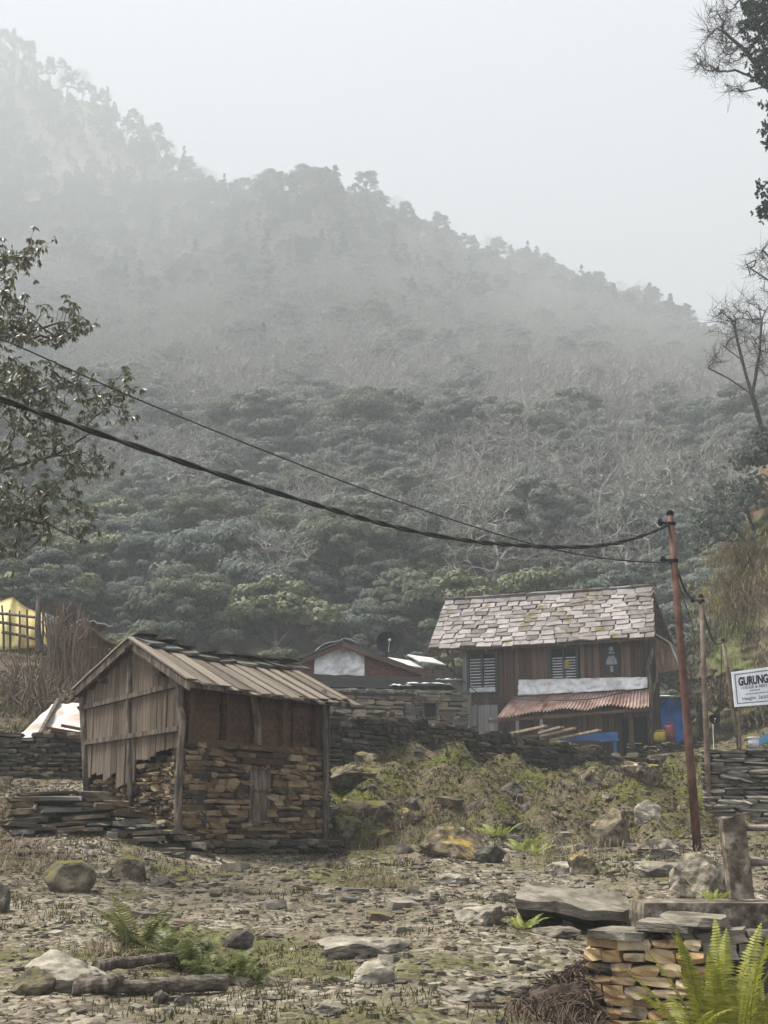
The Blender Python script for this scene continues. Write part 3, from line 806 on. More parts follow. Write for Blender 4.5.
for k in range(8):
    b.box(tf.M @ T(LW_ / 2 - .1 - k * .06, .75 + k * .13, -.1 + k * .105) @ S(LW_ - .6 - k * .12, .6, .14))
b.build('earth_core', 'gap_dark', ter)

# ================================================================== LEFT DRY WALL, behind hut
wa, wb = V(-70, 786, 25.2), V(98, 786, 25.2)
wf = Frame(wa, wb - wa)
lwall = thing('dry_stone_wall', 'dark dry stone wall left of the hut below the white tarpaulin', 'wall', wa)
stone_wall(lwall, wf, 0, (wb - wa).length, -.35, lambda s: wf.pix(60, 736)[1] + .08 * math.sin(s * 3) + .12 * math.sin(s * 1.1), 'stone_dark', hc=(.07, .12), lw=(.18, .5), depth=.4, batter=.1)
for i, (px, py, l) in enumerate(((66, 733, .8), (80, 731, .7), (76, 736, .9))):
    p = V(px, py, 25.5)
    o = piece('plank', lib('plank', 'wood_red'), along(p - Vector((l / 2, .1 * i, -.1)), p + Vector((l / 2, .3, -.02)), .09, .05), lwall)
    setp(o, label='reddish timber offcut laid on the wall top')

# ================================================================== RETAINING WALL in the middle
RW = [(318, 719, 26.3), (345, 717, 26.6), (392, 716, 27.6), (430, 721, 28.6), (480, 731, 29.8), (520, 737, 30.7), (560, 743, 31.6), (600, 750, 32.8), (640, 758, 34.0), (700, 762, 36)]
rwall = thing('retaining_wall', 'long dark mossy dry stone retaining wall below the slate roofed house', 'wall', V(430, 770, 28.6))
for i in range(len(RW) - 1):
    a, b = V(*RW[i]), V(*RW[i + 1]); f = Frame(a, b - a); L_ = math.hypot(b.x - a.x, b.y - a.y)
    low = 1.35 if i < 5 else 1.0
    stone_wall(rwall, f, 0, L_, -low, lambda s, L_=L_, d=b.z - a.z: d * s / L_ + .07 * math.sin(s * 4 + i) + .05, 'stone_dark', hc=(.085, .15), lw=(.2, .5), depth=.4, batter=.08, jit=.06, maxn=33)

# ================================================================== RIGHT STONE WALL with steps
ra, rb = V(706, 832, 24.3), V(850, 835, 23.6)
rf = Frame(ra, rb - ra)
rw2 = thing('dry_stone_wall', 'tall grey slate dry stone wall under the lodge signboard', 'wall', ra)
stone_wall(rw2, rf, 0, (rb - ra).length, -.2, lambda s: rf.pix(720, 748)[1] + .03 * math.sin(4 * s), 'stone_grey', hc=(.055, .10), lw=(.25, .75), depth=.4, batter=.12, jit=.05, maxn=300)

# ================================================================== SLATE ROOFED HOUSE
hA, hB2 = V(648, 770, 45.6), V(466, 770, 48.0)
hA.z = hB2.z = 3.8
HF = Frame(hB2, hA - hB2); HW = (hA - hB2).length
house = thing('wooden_house', 'two storey dark plank house with pale slate shingle roof', 'house', HF.w(HW / 2, 0, 0))
ze = HF.pix(560, 642, -.7)[1]                                    # eave height
HD = 3.0
def fx(px, py, d=0): return HF.pix(px, py, d)
core = MB(); core.box(HF.M @ T(HW / 2, HD / 2 + .15, ze / 2) @ S(HW - .1, HD - .1, ze)); core.build('wall_core', 'gap_dark', house)
WIN = [(469, 497, 653, 692), (551, 578, 648, 688)]
wins = []
for (x0, x1, y0, y1) in WIN:
    xm, ym = (x0 + x1) / 2, (y0 + y1) / 2
    wins.append((fx(x0, ym)[0], fx(x1, ym)[0], fx(xm, y1)[1], fx(xm, y0)[1]))
s = 0.0
while s < HW - .03:
    w = min(uni(.17, .28), HW - s)
    if w < .05: break
    c = s + w / 2
    cuts = [(-.3, ze + .35)]
    for (a, b, z0, z1) in wins:
        if a - .03 < c < b + .03: cuts = [(-.3, z0), (z1, ze + .35)]
    mname = 'wood_pale' if c < HW * .20 else 'wood_house'
    for (z0, z1) in cuts:
        if mname == 'wood_pale' and z1 > 2.4 and c > .18:
            # pale boards below, dark boards above on the left bay
            piece('plank', lib('plank', 'wood_house'), HF.M @ T(c, uni(-.01, .01), (max(z0, 2.4) + z1) / 2) @ S(w * .95, .04, z1 - max(z0, 2.4)), house)
            z1 = 2.4
            if z1 <= z0 + .1: continue
        piece('plank', lib('plank', mname), HF.M @ T(c, uni(-.022, .022), (z0 + z1) / 2) @ S(w * .91, .04, z1 - z0), house)
    s += w
for side_s in (0, HW):                                          # side walls
    for k in range(12):
        piece('plank', lib('plank', 'wood_house'), HF.M @ T(side_s, .25 + k * .245, ze / 2 + .2) @ S(.04, .235, ze + .4), house)
for px in (466, 502, 546, 584, 630):                             # frame posts on the front
    a = fx(px, 690)[0]
    piece('post', lib('plank', 'wood_pale' if px == 466 else 'wood_house'), HF.M @ T(a, -.05, ze / 2) @ S(.16, .12, ze), house)
for (a, b, z0, z1), open_ in zip(wins, (0, 1)):
    w = MB()
    for M in (T((a + b) / 2, -.06, z0) @ S(b - a + .1, .12, .09), T((a + b) / 2, -.06, z1) @ S(b - a + .1, .12, .09), T(a, -.061, (z0 + z1) / 2) @ S(.09, .12, z1 - z0), T(b, -.061, (z0 + z1) / 2) @ S(.09, .12, z1 - z0), T((a + b) / 2, -.059, (z0 + z1) / 2) @ S(.08, .1, z1 - z0)):
        w.box(HF.M @ M)
    wo = w.build('window', 'green_frame', house)
    pb = MB(); pb.box(HF.M @ T((a + b) / 2, .06, (z0 + z1) / 2) @ S(b - a, .03, z1 - z0)); pb.build('pane', 'black_sheet_and_dark', wo)
    hi = z1 - (.34 if open_ else .22)
    for k in range(11):
        for (c0, c1) in ((a + .07, (a + b) / 2 - .06), ((a + b) / 2 + .06, b - .07)):
            zz = z0 + .1 + (hi - z0 - .12) * k / 10
            piece('louvre', lib('box', 'louvre_white'), HF.M @ T((c0 + c1) / 2, -.05, zz) @ R(.6, 'X') @ S(c1 - c0, .065, .018), wo)
    if open_:
        piece('notice', lib('box', 'yellow_plastic'), HF.M @ T((a + b) / 2 + .12, -.13, (z0 + z1) / 2 + .1) @ S(.16, .01, .28), wo)
    else:
        piece('sill_board', lib('box', 'louvre_white'), HF.M @ T((a + b) / 2, -.13, z0 + .07) @ S(b - a - .1, .02, .16), wo)
# emblem board
a0, z0 = fx(605, 674); a1, z1 = fx(619, 644)
em = MB(); em.box(HF.M @ T((a0 + a1) / 2, -.09, (z0 + z1) / 2) @ S(a1 - a0, .04, z1 - z0)); em = em.build('emblem_board', 'dark_print', house)
e = MB(); cx_ = (a0 + a1) / 2; hgt_ = z1 - z0
def disc(cz, r, dx=0, ry=1.0):
    e.lathe([(r, -.006), (r, .006)], HF.M @ T(cx_ + dx, -.118, z0 + cz * hgt_) @ R(math.pi / 2, 'X') @ S(1, ry, 1), 16)
disc(.83, .085); disc(.70, .075, -.03, .5); disc(.70, .05, .08, .7)
e.add([HF.w(cx_ - .2, -.118, z0 + .3 * hgt_), HF.w(cx_ + .2, -.118, z0 + .3 * hgt_), HF.w(cx_ + .17, -.118, z0 + .48 * hgt_), HF.w(cx_ + .09, -.118, z0 + .6 * hgt_), HF.w(cx_ - .09, -.118, z0 + .6 * hgt_), HF.w(cx_ - .17, -.118, z0 + .48 * hgt_)], [(0, 1, 2, 3, 4, 5)])
e.box(HF.M @ T(cx_, -.118, z0 + .15 * hgt_) @ S(.1, .012, .2 * hgt_))
mat('emblem_grey', [(.13, .13, .125), (.22, .22, .21)], 9, bump=.1)
e.build('white_emblem', 'emblem_grey', em)
# roof
OVF, OVB = .75, .6
xl_e, xr_e = fx(429, 645, -OVF)[0], fx(655, 636, -OVF)[0]
RD = HD / 2
zr = (HF.pix(447, 601, RD)[1] + HF.pix(650, 590, RD)[1]) / 2
xl_r, xr_r = HF.pix(446, 601, RD)[0], HF.pix(652, 590, RD)[0]
def rp_(u, f, back=False):
    """u 0..1 left to right, f 0 eave .. 1 ridge"""
    x = (xl_e + (xr_e - xl_e) * u) * (1 - f) + (xl_r + (xr_r - xl_r) * u) * f
    if back: return HF.w(x, (HD + OVB) * (1 - f) + RD * f, (ze + .1) * (1 - f) + zr * f)
    sag = -.06 * math.sin(math.pi * u) * (1 - f * .3)
    return HF.w(x, -OVF * (1 - f) + RD * f, ze * (1 - f) + zr * f + sag)
for back in (False, True):
    dk = MB(); dk.sheet(lambda u, v: rp_(u, v, back) - Vector((0, 0, .03)), 12, 6, .07)
    dk.build('roof_deck', 'wood_house', house)
sl = (rp_(.5, 1) - rp_(.5, 0)); slope_len = sl.length; sdirn = sl.normalized()
nrm = HF.u.cross(sdirn).normalized(); nrm = nrm if nrm.z > 0 else -nrm
Mrot = Matrix((HF.u, sdirn, HF.u.cross(sdirn))).transposed().to_4x4()
ROWS = 11
for r in range(ROWS):
    f = (r + .5) / ROWS; u = -uni(0, .03)
    while u < 1:
        du = uni(.045, .078) * (1.15 if r == ROWS - 1 else 1)
        u0, u1 = max(u, -.003), min(u + du, 1.003); u += du
        if u1 - u0 < .012: continue
        c = rp_((u0 + u1) / 2, f + uni(-.02, .015))
        w = (rp_(u1, f) - rp_(u0, f)).length
        hgt2 = slope_len / ROWS * 1.5
        piece('slate', lib('slate', 'slate_roof'), Matrix.Translation(c + nrm * .06) @ Mrot @ R(-.10 + uni(-.03, .03), 'X') @ R(uni(-.07, .07) if rnd() < .85 else uni(-.22, .22), 'Z') @ R(uni(-.05, .05), 'Y') @ S(w * uni(.86, 1.02), hgt2 * uni(.85, 1.1), uni(.03, .065)), house)
for r in range(5):                                               # far slope, not seen from here
    for k in range(10):
        c = rp_((k + .5) / 10, (r + .5) / 5, True)
        piece('slate', lib('slate', 'slate_roof'), Matrix.Translation(c + Vector((0, .03, .05))) @ HF.M.to_3x3().to_4x4() @ R(-math.atan2(zr - ze, HD / 2 + OVB), 'X') @ S(.82, .85, .045), house)
for u in (0.0, 1.0):
    piece('barge_board', lib('plank', 'wood_house'), along(rp_(u, 0) - Vector((0, 0, .12)), rp_(u, 1) - Vector((0, 0, .12)), .05, .18), house)
    t = MB(); t.add([HF.w(0 if u == 0 else HW, 0, ze - .05), HF.w(0 if u == 0 else HW, HD, ze), HF.w(0 if u == 0 else HW, RD, zr - .15), HF.w(.06 if u == 0 else HW - .06, 0, ze - .05), HF.w(.06 if u == 0 else HW - .06, HD, ze), HF.w(.06 if u == 0 else HW - .06, RD, zr - .15)], [(0, 1, 2), (5, 4, 3), (0, 3, 4, 1), (1, 4, 5, 2), (2, 5, 3, 0)])
    t.build('gable_wall', 'wood_house', house)
for k in range(9):                                               # eave rafters
    u = .03 + .94 * k / 8
    piece('rafter', lib('plank', 'wood_house'), along(rp_(u, -.0) - Vector((0, 0, .13)), rp_(u, .3) - Vector((0, 0, .13)), .08, .1), house)
for px in (432, 440):                                            # struts on the left end
    piece('strut', lib('plank', 'wood_post'), along(HF.w(0, -.02, ze - 1.4), rp_(.02, .02 if px == 432 else .35) - Vector((0, 0, .1)), .07, .07), house)
# lean-to roof on the right end
x0 = HW + .03
lt = MB()
c1, c2 = HF.pix(652, 638, -.5), HF.pix(680, 669, -.5)
pA, pB = HF.w(xr_e - .05, -.6, ze + .12), HF.w(c2[0], -.5, c2[1])
pM = HF.w(HF.pix(669, 643, -.5)[0], -.5, HF.pix(669, 643, -.5)[1])
def lean(u, v):
    f = u
    p = pA.lerp(pM, f / .5) if f < .5 else pM.lerp(pB, (f - .5) / .5)
    return p + HF.n * (v * 2.2) + Vector((0, 0, .0))
lt.sheet(lambda u, v: lean(v, u), 6, 6, .06)
lt.build('lean_to_roof', 'wood_pale', house)
g = MB(); gq = [pA - Vector((0, 0, .1)), pM - Vector((0, 0, .1)), pB - Vector((0, 0, .02)), HF.w(HF.pix(656, 673, -.5)[0], -.45, HF.pix(656, 673, -.5)[1]), HF.w(xr_e - .1, -.45, ze - .5)]
n_ = HF.n * .06
g.add([p + n_ * 1.5 for p in gq] + [p + n_ * 3 for p in gq], [(0, 1, 2, 3, 4)[::-1], (5, 6, 7, 8, 9)] + [(i, (i + 1) % 5, 5 + (i + 1) % 5, 5 + i) for i in range(5)])
g.build('lean_to_gable', 'wood_house', house)
t = MB(); t.tube([HF.w(HF.pix(x, y, -.3)[0], -.3, HF.pix(x, y, -.3)[1]) for x, y in ((651, 752), (650, 715), (652, 690), (648, 668), (653, 650), (657, 640))], [.11, .1, .1, .09, .09, .07], 8)
t.build('crooked_post', 'wood_post', house, smooth=True)
t = MB(); t.tube([HF.w(HF.pix(x, y, -.3)[0], -.3, HF.pix(x, y, -.3)[1]) for x, y in ((652, 694), (657, 682), (658, 672), (663, 664))], [.07, .08, .07, .06], 7)
t.build('brace', 'wood_post', house, smooth=True)
# silver tarpaulin strip on the front
ta = [fx(519, 680, -.1), fx(648, 677, -.1), fx(648, 689, -.1), fx(519, 696, -.1)]
tp = MB()
def tarp(u, v):
    x = (ta[0][0] * (1 - u) + ta[1][0] * u) * (1 - v) + (ta[3][0] * (1 - u) + ta[2][0] * u) * v
    z = (ta[0][1] * (1 - u) + ta[1][1] * u) * (1 - v) + (ta[3][1] * (1 - u) + ta[2][1] * u) * v
    return HF.w(x, -.17 - .08 * noise.noise((u * 26, v * 3, 0)) - .03 * noise.noise((u * 70, v * 6, 5)) - .06 * v, z + .03 * noise.noise((u * 12, 3, 0)))
tp.sheet(tarp, 150, 12, .012); o = tp.build('tarpaulin_strip', 'silver_tarp', None, HF.w(HW * .6, -.1, 2.4), smooth=True)
setp(o, 'long wrinkled silver tarpaulin strip nailed under the house windows', 'tarpaulin')
# rusty corrugated awning
AWD = -1.25
aw0 = [fx(514, 697, -.12), fx(649, 689, -.12)]
aw1 = [fx(497, 718, AWD), fx(649, 706, AWD)]
aw = MB()
def awn(u, v):
    x = (aw0[0][0] * (1 - u) + aw0[1][0] * u) * (1 - v) + (aw1[0][0] * (1 - u) + aw1[1][0] * u) * v
    z = (aw0[0][1] * (1 - u) + aw0[1][1] * u) * (1 - v) + (aw1[0][1] * (1 - u) + aw1[1][1] * u) * v
    z += .035 * math.sin(u * 2 * math.pi * 44) + v * .12 * noise.noise((u * 6, 1, 2)) + v * .12 * math.sin(u * 3.2)
    y = -.12 * (1 - v) + AWD * v + (v * .12 * noise.noise((round(u * 15) * 3.7, 5, 2)))
    return HF.w(x, y, z)
aw.sheet(awn, 264, 6, .012); awo = aw.build('awning', 'rust_sheet', house, smooth=False); setp(awo, label='rusty red corrugated iron awning')
for px in (492, 517, 541):
    a = HF.pix(px, 715, AWD + .15)
    piece('awning_post', lib('plank', 'wood_pale'), along(HF.w(a[0], AWD + .15, -.2), HF.w(a[0], AWD + .15, HF.pix(px, 716, AWD)[1] - .06), .11, .11), house)
piece('awning_beam', lib('plank', 'wood_house'), along(HF.w(HF.pix(489, 722, AWD)[0], AWD + .12, HF.pix(489, 721, AWD)[1]), HF.w(aw1[1][0], AWD + .12, aw1[1][1] - .1), .1, .1), house)
dr = MB(); a, z = fx(622, 712); b, _ = fx(647, 712); dr.box(HF.M @ T((a + b) / 2, -.06, z / 2 - .2) @ S(b - a, .05, z)); dr.build('doorway', 'black_sheet_and_dark', house)  # black panel stands in for the shade of the open doorway
# planks, blue boards and cans under the awning
def house_item(name, label, cat, px, py, d, fn, group=None):
    a, z = HF.pix(px, py, d); o = thing(name, label, cat, HF.w(a, d, z), group); fn(o, a, z, d); return o
for i, (p0, p1, lb) in enumerate((((505, 735), (546, 726), 'short sawn plank leaning inmost under the rusty awning'), ((531, 739), (575, 728), 'pale sawn plank in the middle of the awning lumber'), ((548, 741), (600, 730), 'longest pale sawn plank poking out from the awning'), ((540, 733), (562, 727), 'thin grey board lying on the awning lumber'))):
    a, b = HF.pix(*p0, -1.4), HF.pix(*p1, -1.9)
    o = MB(); o.box(along(HF.w(a[0], -1.4, a[1]), HF.w(b[0], -1.9, b[1]), .22, .075))
    setp(o.build('sawn_plank', 'timber_fresh' if i != 3 else 'wood_pale', None, HF.w(a[0], -1.4, a[1])), lb, 'plank', 'sawn planks under the awning')
tr = MB(); a, b = HF.pix(505, 741, -1.6), HF.pix(600, 741, -1.6); z = a[1] - .12
o = thing('lumber_trestle', 'low dark trestle carrying the sawn planks under the awning', 'trestle', HF.w((a[0] + b[0]) / 2, -1.6, 0))
piece('beam', lib('plank', 'wood_house'), along(HF.w(a[0] + .3, -1.6, z), HF.w(b[0], -1.6, z), .12, .12), o)
for x in (a[0] + .5, (a[0] + b[0]) / 2, b[0] - .3):
    piece('leg', lib('plank', 'wood_house'), along(HF.w(x, -1.6, -.1), HF.w(x, -1.6, z), .1, .1), o)
mat('blue_faded', [(.02, .07, .19), (.035, .11, .27)], 2, bump=.1, rough=.7)
bb = thing('blue_bench', 'blue painted board bench in front of the house door', 'bench', HF.w(*[HF.pix(592, 742, -.6)[0], -.6, 0]))
a, b = HF.pix(559, 738, -.6), HF.pix(618, 734, -.6)
for k in range(2):
    piece('board', lib('plank', 'blue_faded'), along(HF.w(a[0], -.6, a[1] - k * .16), HF.w(b[0], -.6, b[1] - k * .16), .04, .155), bb)
for x in (a[0] + .15, b[0] - .15):
    piece('leg', lib('plank', 'blue_faded'), along(HF.w(x, -.5, -.1), HF.w(x, -.5, a[1]), .1, .1), bb)
def can(px, py, d, w, h, m, label, lid):
    a, z = HF.pix(px, py, d); o = thing('jerrycan', label, 'can', HF.w(a, d, z))
    c = MB(); vs, fs = unit_block(3, 2, 3, .18, .004, 5)
    M = HF.M @ T(a, d, z + h / 2) @ S(w, w * .6, h); c.add([M @ v for v in vs], fs); c.build('body', m, o, smooth=True)
    c = MB(); c.tube([HF.w(a - w * .3, d, z + h * .92), HF.w(a - w * .25, d, z + h * 1.12), HF.w(a + w * .25, d, z + h * 1.12), HF.w(a + w * .3, d, z + h * .92)], w * .07, 6); c.build('handle', m, o)
    c = MB(); c.lathe([(w * .13, 0), (w * .13, h * .12), (w * .1, h * .16)], HF.M @ T(a + w * .36, d, z + h * .93), 10); c.build('cap', lid, o)
can(660, 742, -.9, .42, .34, 'yellow_plastic', 'yellow plastic can by the crooked corner post of the house', 'yellow_plastic')
can(670, 741, -.3, .36, .55, 'red_plastic', 'red plastic can standing behind the yellow can', 'red_plastic')
ledge = thing('stone_ledge', 'low stone ledge holding the cans beside the house corner', 'ledge', HF.w(HW + .8, -.8, 0))
lf = Frame(HF.w(HW - .4, -1.3, 0), HF.u)
stone_wall(ledge, lf, 0, 2.6, -.2, HF.pix(662, 743, -1.2)[1], 'stone_dark', hc=(.09, .14), lw=(.25, .6), depth=1.4)

# blue shed behind
sf = Frame(V(654, 770, 49.2), V(690, 770, 49.0) - V(654, 770, 49.2)); sf.o.z = 3.8; sf = Frame(sf.o, sf.u)
shed = thing('blue_shed', 'bright blue painted plank shed beyond the right corner of the house', 'shed', sf.o)
W_ = sf.pix(688, 720)[0]
ztop = sf.pix(670, 699)[1]
b = MB(); b.box(sf.M @ T(W_ / 2, 1.1, ztop / 2 - .05) @ S(W_ - .1, 2.1, ztop - .1)); b.build('wall_core', 'blue_paint', shed)
for k in range(10):
    w = W_ / 10; piece('plank', lib('plank', 'blue_paint'), sf.M @ T((k + .5) * w, uni(-.01, .01), ztop / 2) @ S(w * .93, .04, ztop + .1), shed)
piece('post', lib('plank', 'blue_paint'), sf.M @ T(.12, -.4, ztop / 2) @ S(.13, .13, ztop), shed)
piece('brace', lib('plank', 'blue_paint'), along(sf.w(.12, -.4, ztop - .6), sf.w(.7, -.1, ztop), .1, .08), shed)
r = MB(); zt = sf.pix(668, 690)[1]
r.sheet(lambda u, v: sf.w(-.4 + u * (W_ + .6), -.5 + v * 2.9, ztop + .06 + (zt - ztop) * (v if u < .6 else v * (1 - (u - .6)))), 20, 6, .04); r.build('roof', 'white_sheet', shed)

# ================================================================== MIDDLE: stone shed and gabled house behind
mf = Frame(V(318, 740, 38.5), V(470, 740, 39.5) - V(318, 740, 38.5)); mf.o.z = 3.7; mf = Frame(mf.o, mf.u)
mw = mf.pix(468, 710)[0]
mz = mf.pix(390, 694)[1]
ms = thing('stone_shed', 'low stone shed with a small dark window between hut and plank house', 'shed', mf.o)
wa_, wb_ = mf.pix(423, 710)[0], mf.pix(437, 710)[0]; wz0, wz1 = mf.pix(430, 718)[1], mf.pix(430, 702)[1]
stone_wall(ms, mf, 0, mw, -.1, mz, 'stone_shed', hc=(.11, .16), lw=(.25, .6), depth=.4, jit=.03, holes=[(wa_, wb_, wz0, wz1)], tilt=.02)
w = MB()
for M in (T((wa_ + wb_) / 2, .0, wz1) @ S(wb_ - wa_ + .2, .2, .09), T(wa_, .02, (wz0 + wz1) / 2) @ S(.06, .16, wz1 - wz0), T(wb_, .02, (wz0 + wz1) / 2) @ S(.06, .16, wz1 - wz0), T((wa_ + wb_) / 2, .02, wz0) @ S(wb_ - wa_, .16, .06)): w.box(mf.M @ M)
wo = w.build('window', 'wood_post', ms)
b = MB(); b.box(mf.M @ T((wa_ + wb_) / 2, .12, (wz0 + wz1) / 2) @ S(wb_ - wa_, .02, wz1 - wz0)); b.build('pane', 'black_sheet_and_dark', wo)
b = MB(); b.box(mf.M @ T(mw / 2, 1.6, mz / 2) @ S(mw - .2, 2.0, mz - .1)); b.build('wall_core', 'gap_dark', ms)
for k in range(16):                                               # slate eave
    x = mw * (k + .5) / 16
    piece('eave_slate', lib('slab', 'slate_dark'), mf.M @ T(x, .15 + uni(-.08, .05), mz + .07 + uni(-.02, .02)) @ R(uni(-.06, .06), 'Y') @ R(.12, 'X') @ S(mw / 16 * 1.15, .8, .07), ms)
    piece('eave_slate', lib('slab', 'slate_dark'), mf.M @ T(x + .1, .5, mz + .16 + uni(-.02, .02)) @ R(.12, 'X') @ S(mw / 16 * 1.15, .8, .06), ms)
rs = MB(); zt2 = mf.pix(380, 676, 2.6)[1]
rs.sheet(lambda u, v: mf.w(-.6 + u * (mw + .4), .45 + v * 2.3, mz + .22 + (zt2 - mz - .2) * v + .04 * noise.noise((u * 14, v * 3, 1))), 40, 6, .03); rs.build('roof_sheet', 'black_sheet_and_dark', ms)
for (x0, x1, yy, d) in ((393, 412, 686, .4), (410, 452, 684, .5), (440, 462, 680, .7)):
    a, z = mf.pix(x0, yy, d); b, _ = mf.pix(x1, yy, d)
    s_ = MB(); s_.sheet(lambda u, v: mf.w(a + (b - a) * u, d + v * .5, z + .05 * v + .06 * noise.noise((u * 5, v * 2, x0)) + .04), 10, 3, .02); s_.build('white_sheet', 'white_sheet', ms)
# gabled house
gf = Frame(V(282, 740, 43.5), V(425, 740, 44.5) - V(282, 740, 43.5)); gf.o.z = 3.8; gf = Frame(gf.o, gf.u)
gh = thing('gabled_house', 'red board gabled house with silver sheet in its gable behind the stone shed', 'house', gf.o)
gP = lambda px, py, d=0: gf.pix(px, py, d)
xl, zl = gP(290, 668); xa, za = gP(341, 648); xr, zr3 = gP(418, 674)
zlow = gP(340, 682)[1]
for (p0, p1) in ((287, 315), (364, 416)):
    n = 5
    for k in range(n):
        za_, zb_ = gP(300, 682 - k * 4.6)[1], gP(300, 677.4 - k * 4.6)[1]
        a, b = gP(p0, 670)[0], gP(p1, 670)[0]
        mid = (za_ + zb_) / 2
        # clip each board under the rake
        if p0 < 300: a = max(a, xl + (xa - xl) * max(0, (mid - zl) / (za - zl)))
        else: b = min(b, xr + (xa - xr) * max(0, (mid - zr3) / (za - zr3)))
        if b - a > .1: piece('board', lib('plank', 'wood_red'), gf.M @ T((a + b) / 2, .0, mid) @ R(math.pi / 2, 'Y') @ S((zb_ - za_) * .96, .04, b - a), gh)
sg = MB()
a0, a1 = gP(314, 670)[0], gP(364, 670)[0]
def gs(u, v):
    x = a0 + (a1 - a0) * u
    zt = za + (zl - za) * (xa - x) / (xa - xl) if x < xa else za + (zr3 - za) * (x - xa) / (xr - xa)
    zb = gP(340, 679)[1]
    return gf.w(x, -.06 + .1 * noise.noise((u * 8, v * 5, 2)) + .04 * noise.noise((u * 22, v * 14, 3)), zb + (zt - zb) * (1 - v))
sg.sheet(gs, 60, 26, .015); sgo = sg.build('gable_sheet', 'silver_tarp', gh, smooth=True); setp(sgo, label='crinkled silver sheet filling the gable')
b = MB(); b.box(gf.M @ T((xl + xr) / 2 + .1, 1.9, zlow / 2 - .05) @ S(xr - xl - .3, 3.6, zlow)); b.build('wall_core', 'wood_dark', gh)
b = MB(); b.add([gf.w(xl, .06, zlow), gf.w(xr, .06, zlow), gf.w(xr, .06, zr3), gf.w(xa, .06, za), gf.w(xl, .06, zl)] + [gf.w(xl, 3.7, zlow), gf.w(xr, 3.7, zlow), gf.w(xr, 3.7, zr3), gf.w(xa, 3.7, za), gf.w(xl, 3.7, zl)],
    [(0, 1, 2, 3, 4), (9, 8, 7, 6, 5), (0, 5, 6, 1), (1, 6, 7, 2), (4, 9, 5, 0), (2, 7, 8, 3), (3, 8, 9, 4)]); b.build('gable_wall', 'wood_dark', gh)
for (p, q_) in (((xa + .05, za + .16), (gP(283, 668)[0], gP(283, 667)[1])), ((xa - .05, za + .16), (gP(424, 676)[0], gP(424, 674)[1]))):
    r = MB(); A_ = gf.w(p[0], -.45, p[1]); B_ = gf.w(q_[0], -.45, q_[1])
    r.sheet(lambda u, v: A_.lerp(B_, u) + gf.n * (v * 4.6) + Vector((0, 0, .02)), 8, 4, .06); r.build('roof', 'slate_dark', gh)
    piece('barge_board', lib('plank', 'wood_house'), along(A_ - Vector((0, 0, .12)), B_ - Vector((0, 0, .08)), .05, .15), gh)
r = MB(); a, b = gP(317, 652), gP(354, 648)
r.sheet(lambda u, v: gf.w(a[0] + (b[0] - a[0]) * u, -.5 + 2.4 * v, za + .3 + .04 * math.sin(9 * u) - abs(a[0] + (b[0] - a[0]) * u - xa) * .42), 14, 4, .03); r.build('ridge_sheet', 'white_sheet', gh)
for (x0, x1, y0) in ((400, 424, 664), (420, 446, 661)):
    a, z = gP(x0, y0, .8); b, _ = gP(x1, y0, .8); r = MB()
    r.sheet(lambda u, v: gf.w(a + (b - a) * u, .8 + 2 * v, z + .5 * v - .1 * u), 6, 3, .04); r.build('white_sheet', 'white_sheet', gh)
for (p0, p1) in (((408, 676), (430, 668)), ((424, 680), (441, 672))):
    a, b = gP(*p0, .3), gP(*p1, .3); piece('beam', lib('plank', 'wood_house'), along(gf.w(a[0], .3, a[1]), gf.w(b[0], .3, b[1]), .18, .14), gh)
# satellite dishes
def dish(px, py, Y, rad, label, name='satellite_dish', yaw=0.2, mast_bottom=None, post_m='dish_dark'):
    c = V(px, py, Y); o = thing(name, label, 'dish', mast_bottom or c - Vector((0, 0, rad * 1.6)))
    M = Matrix.Translation(c) @ R(yaw, 'Z') @ R(math.radians(72), 'X')
    d = MB(); prof = [(rad * k / 8, .16 * rad * (k / 8) ** 2 * 2) for k in range(1, 9)]; d.lathe(prof + [(r * .985, z + .012 + .006) for r, z in prof[::-1]], M, 28); d.build('reflector', 'dish_dark', o, smooth=True)
    a = MB(); tip = M @ Vector((0, -rad * .15, rad * 1.0)); a.tube([M @ Vector((0, -rad * .9, .3 * rad)), tip], rad * .035, 6); a.build('feed_arm', 'louvre_white', o)
    l = MB(); l.lathe([(rad * .09, 0), (rad * .13, rad * .12), (rad * .09, rad * .26)], Matrix.Translation(tip) @ R(yaw, 'Z') @ R(math.radians(72), 'X') @ T(0, 0, -.1 * rad), 10); l.build('receiver', 'louvre_white', o)
    k = MB(); k.tube([c + Vector((0, .12 * rad, 0)), c + Vector((0, .3 * rad, -.5 * rad)), ORG[o.name] + Vector((0, .3 * rad, -.05))], rad * .06, 7); k.build('mast', post_m, o)
dish(387, 644, 43.6, .41, 'dark round satellite dish on the gabled house roof edge', mast_bottom=V(385, 664, 43.8))

# ================================================================== LEFT SLOPE: tents, sheet, fences
# white stained tarpaulin shelter
c = [V(14, 741, 27.0), V(98, 735, 27.4), V(98, 702, 29.2), V(52, 704, 29.0)]
tb = MB()
tb.sheet(lambda u, v: (c[0].lerp(c[1], u)).lerp(c[3].lerp(c[2], u), v) + Vector((0, 0, .07 * noise.noise((u * 5, v * 4, 3)))), 24, 12, .015)
to = tb.build('tarpaulin_shelter', 'stained_tarp', None, c[0], smooth=True); setp(to, 'white rust stained tarpaulin sheet sloping behind the left stone wall', 'tarpaulin')
b = MB(); b.tube([V(38, 740, 26.95) + Vector((0, 0, .06)), V(58, 703, 29.05) + Vector((0, 0, .06))], .06, 6); b.build('hold_down_pole', 'wood_post', to)
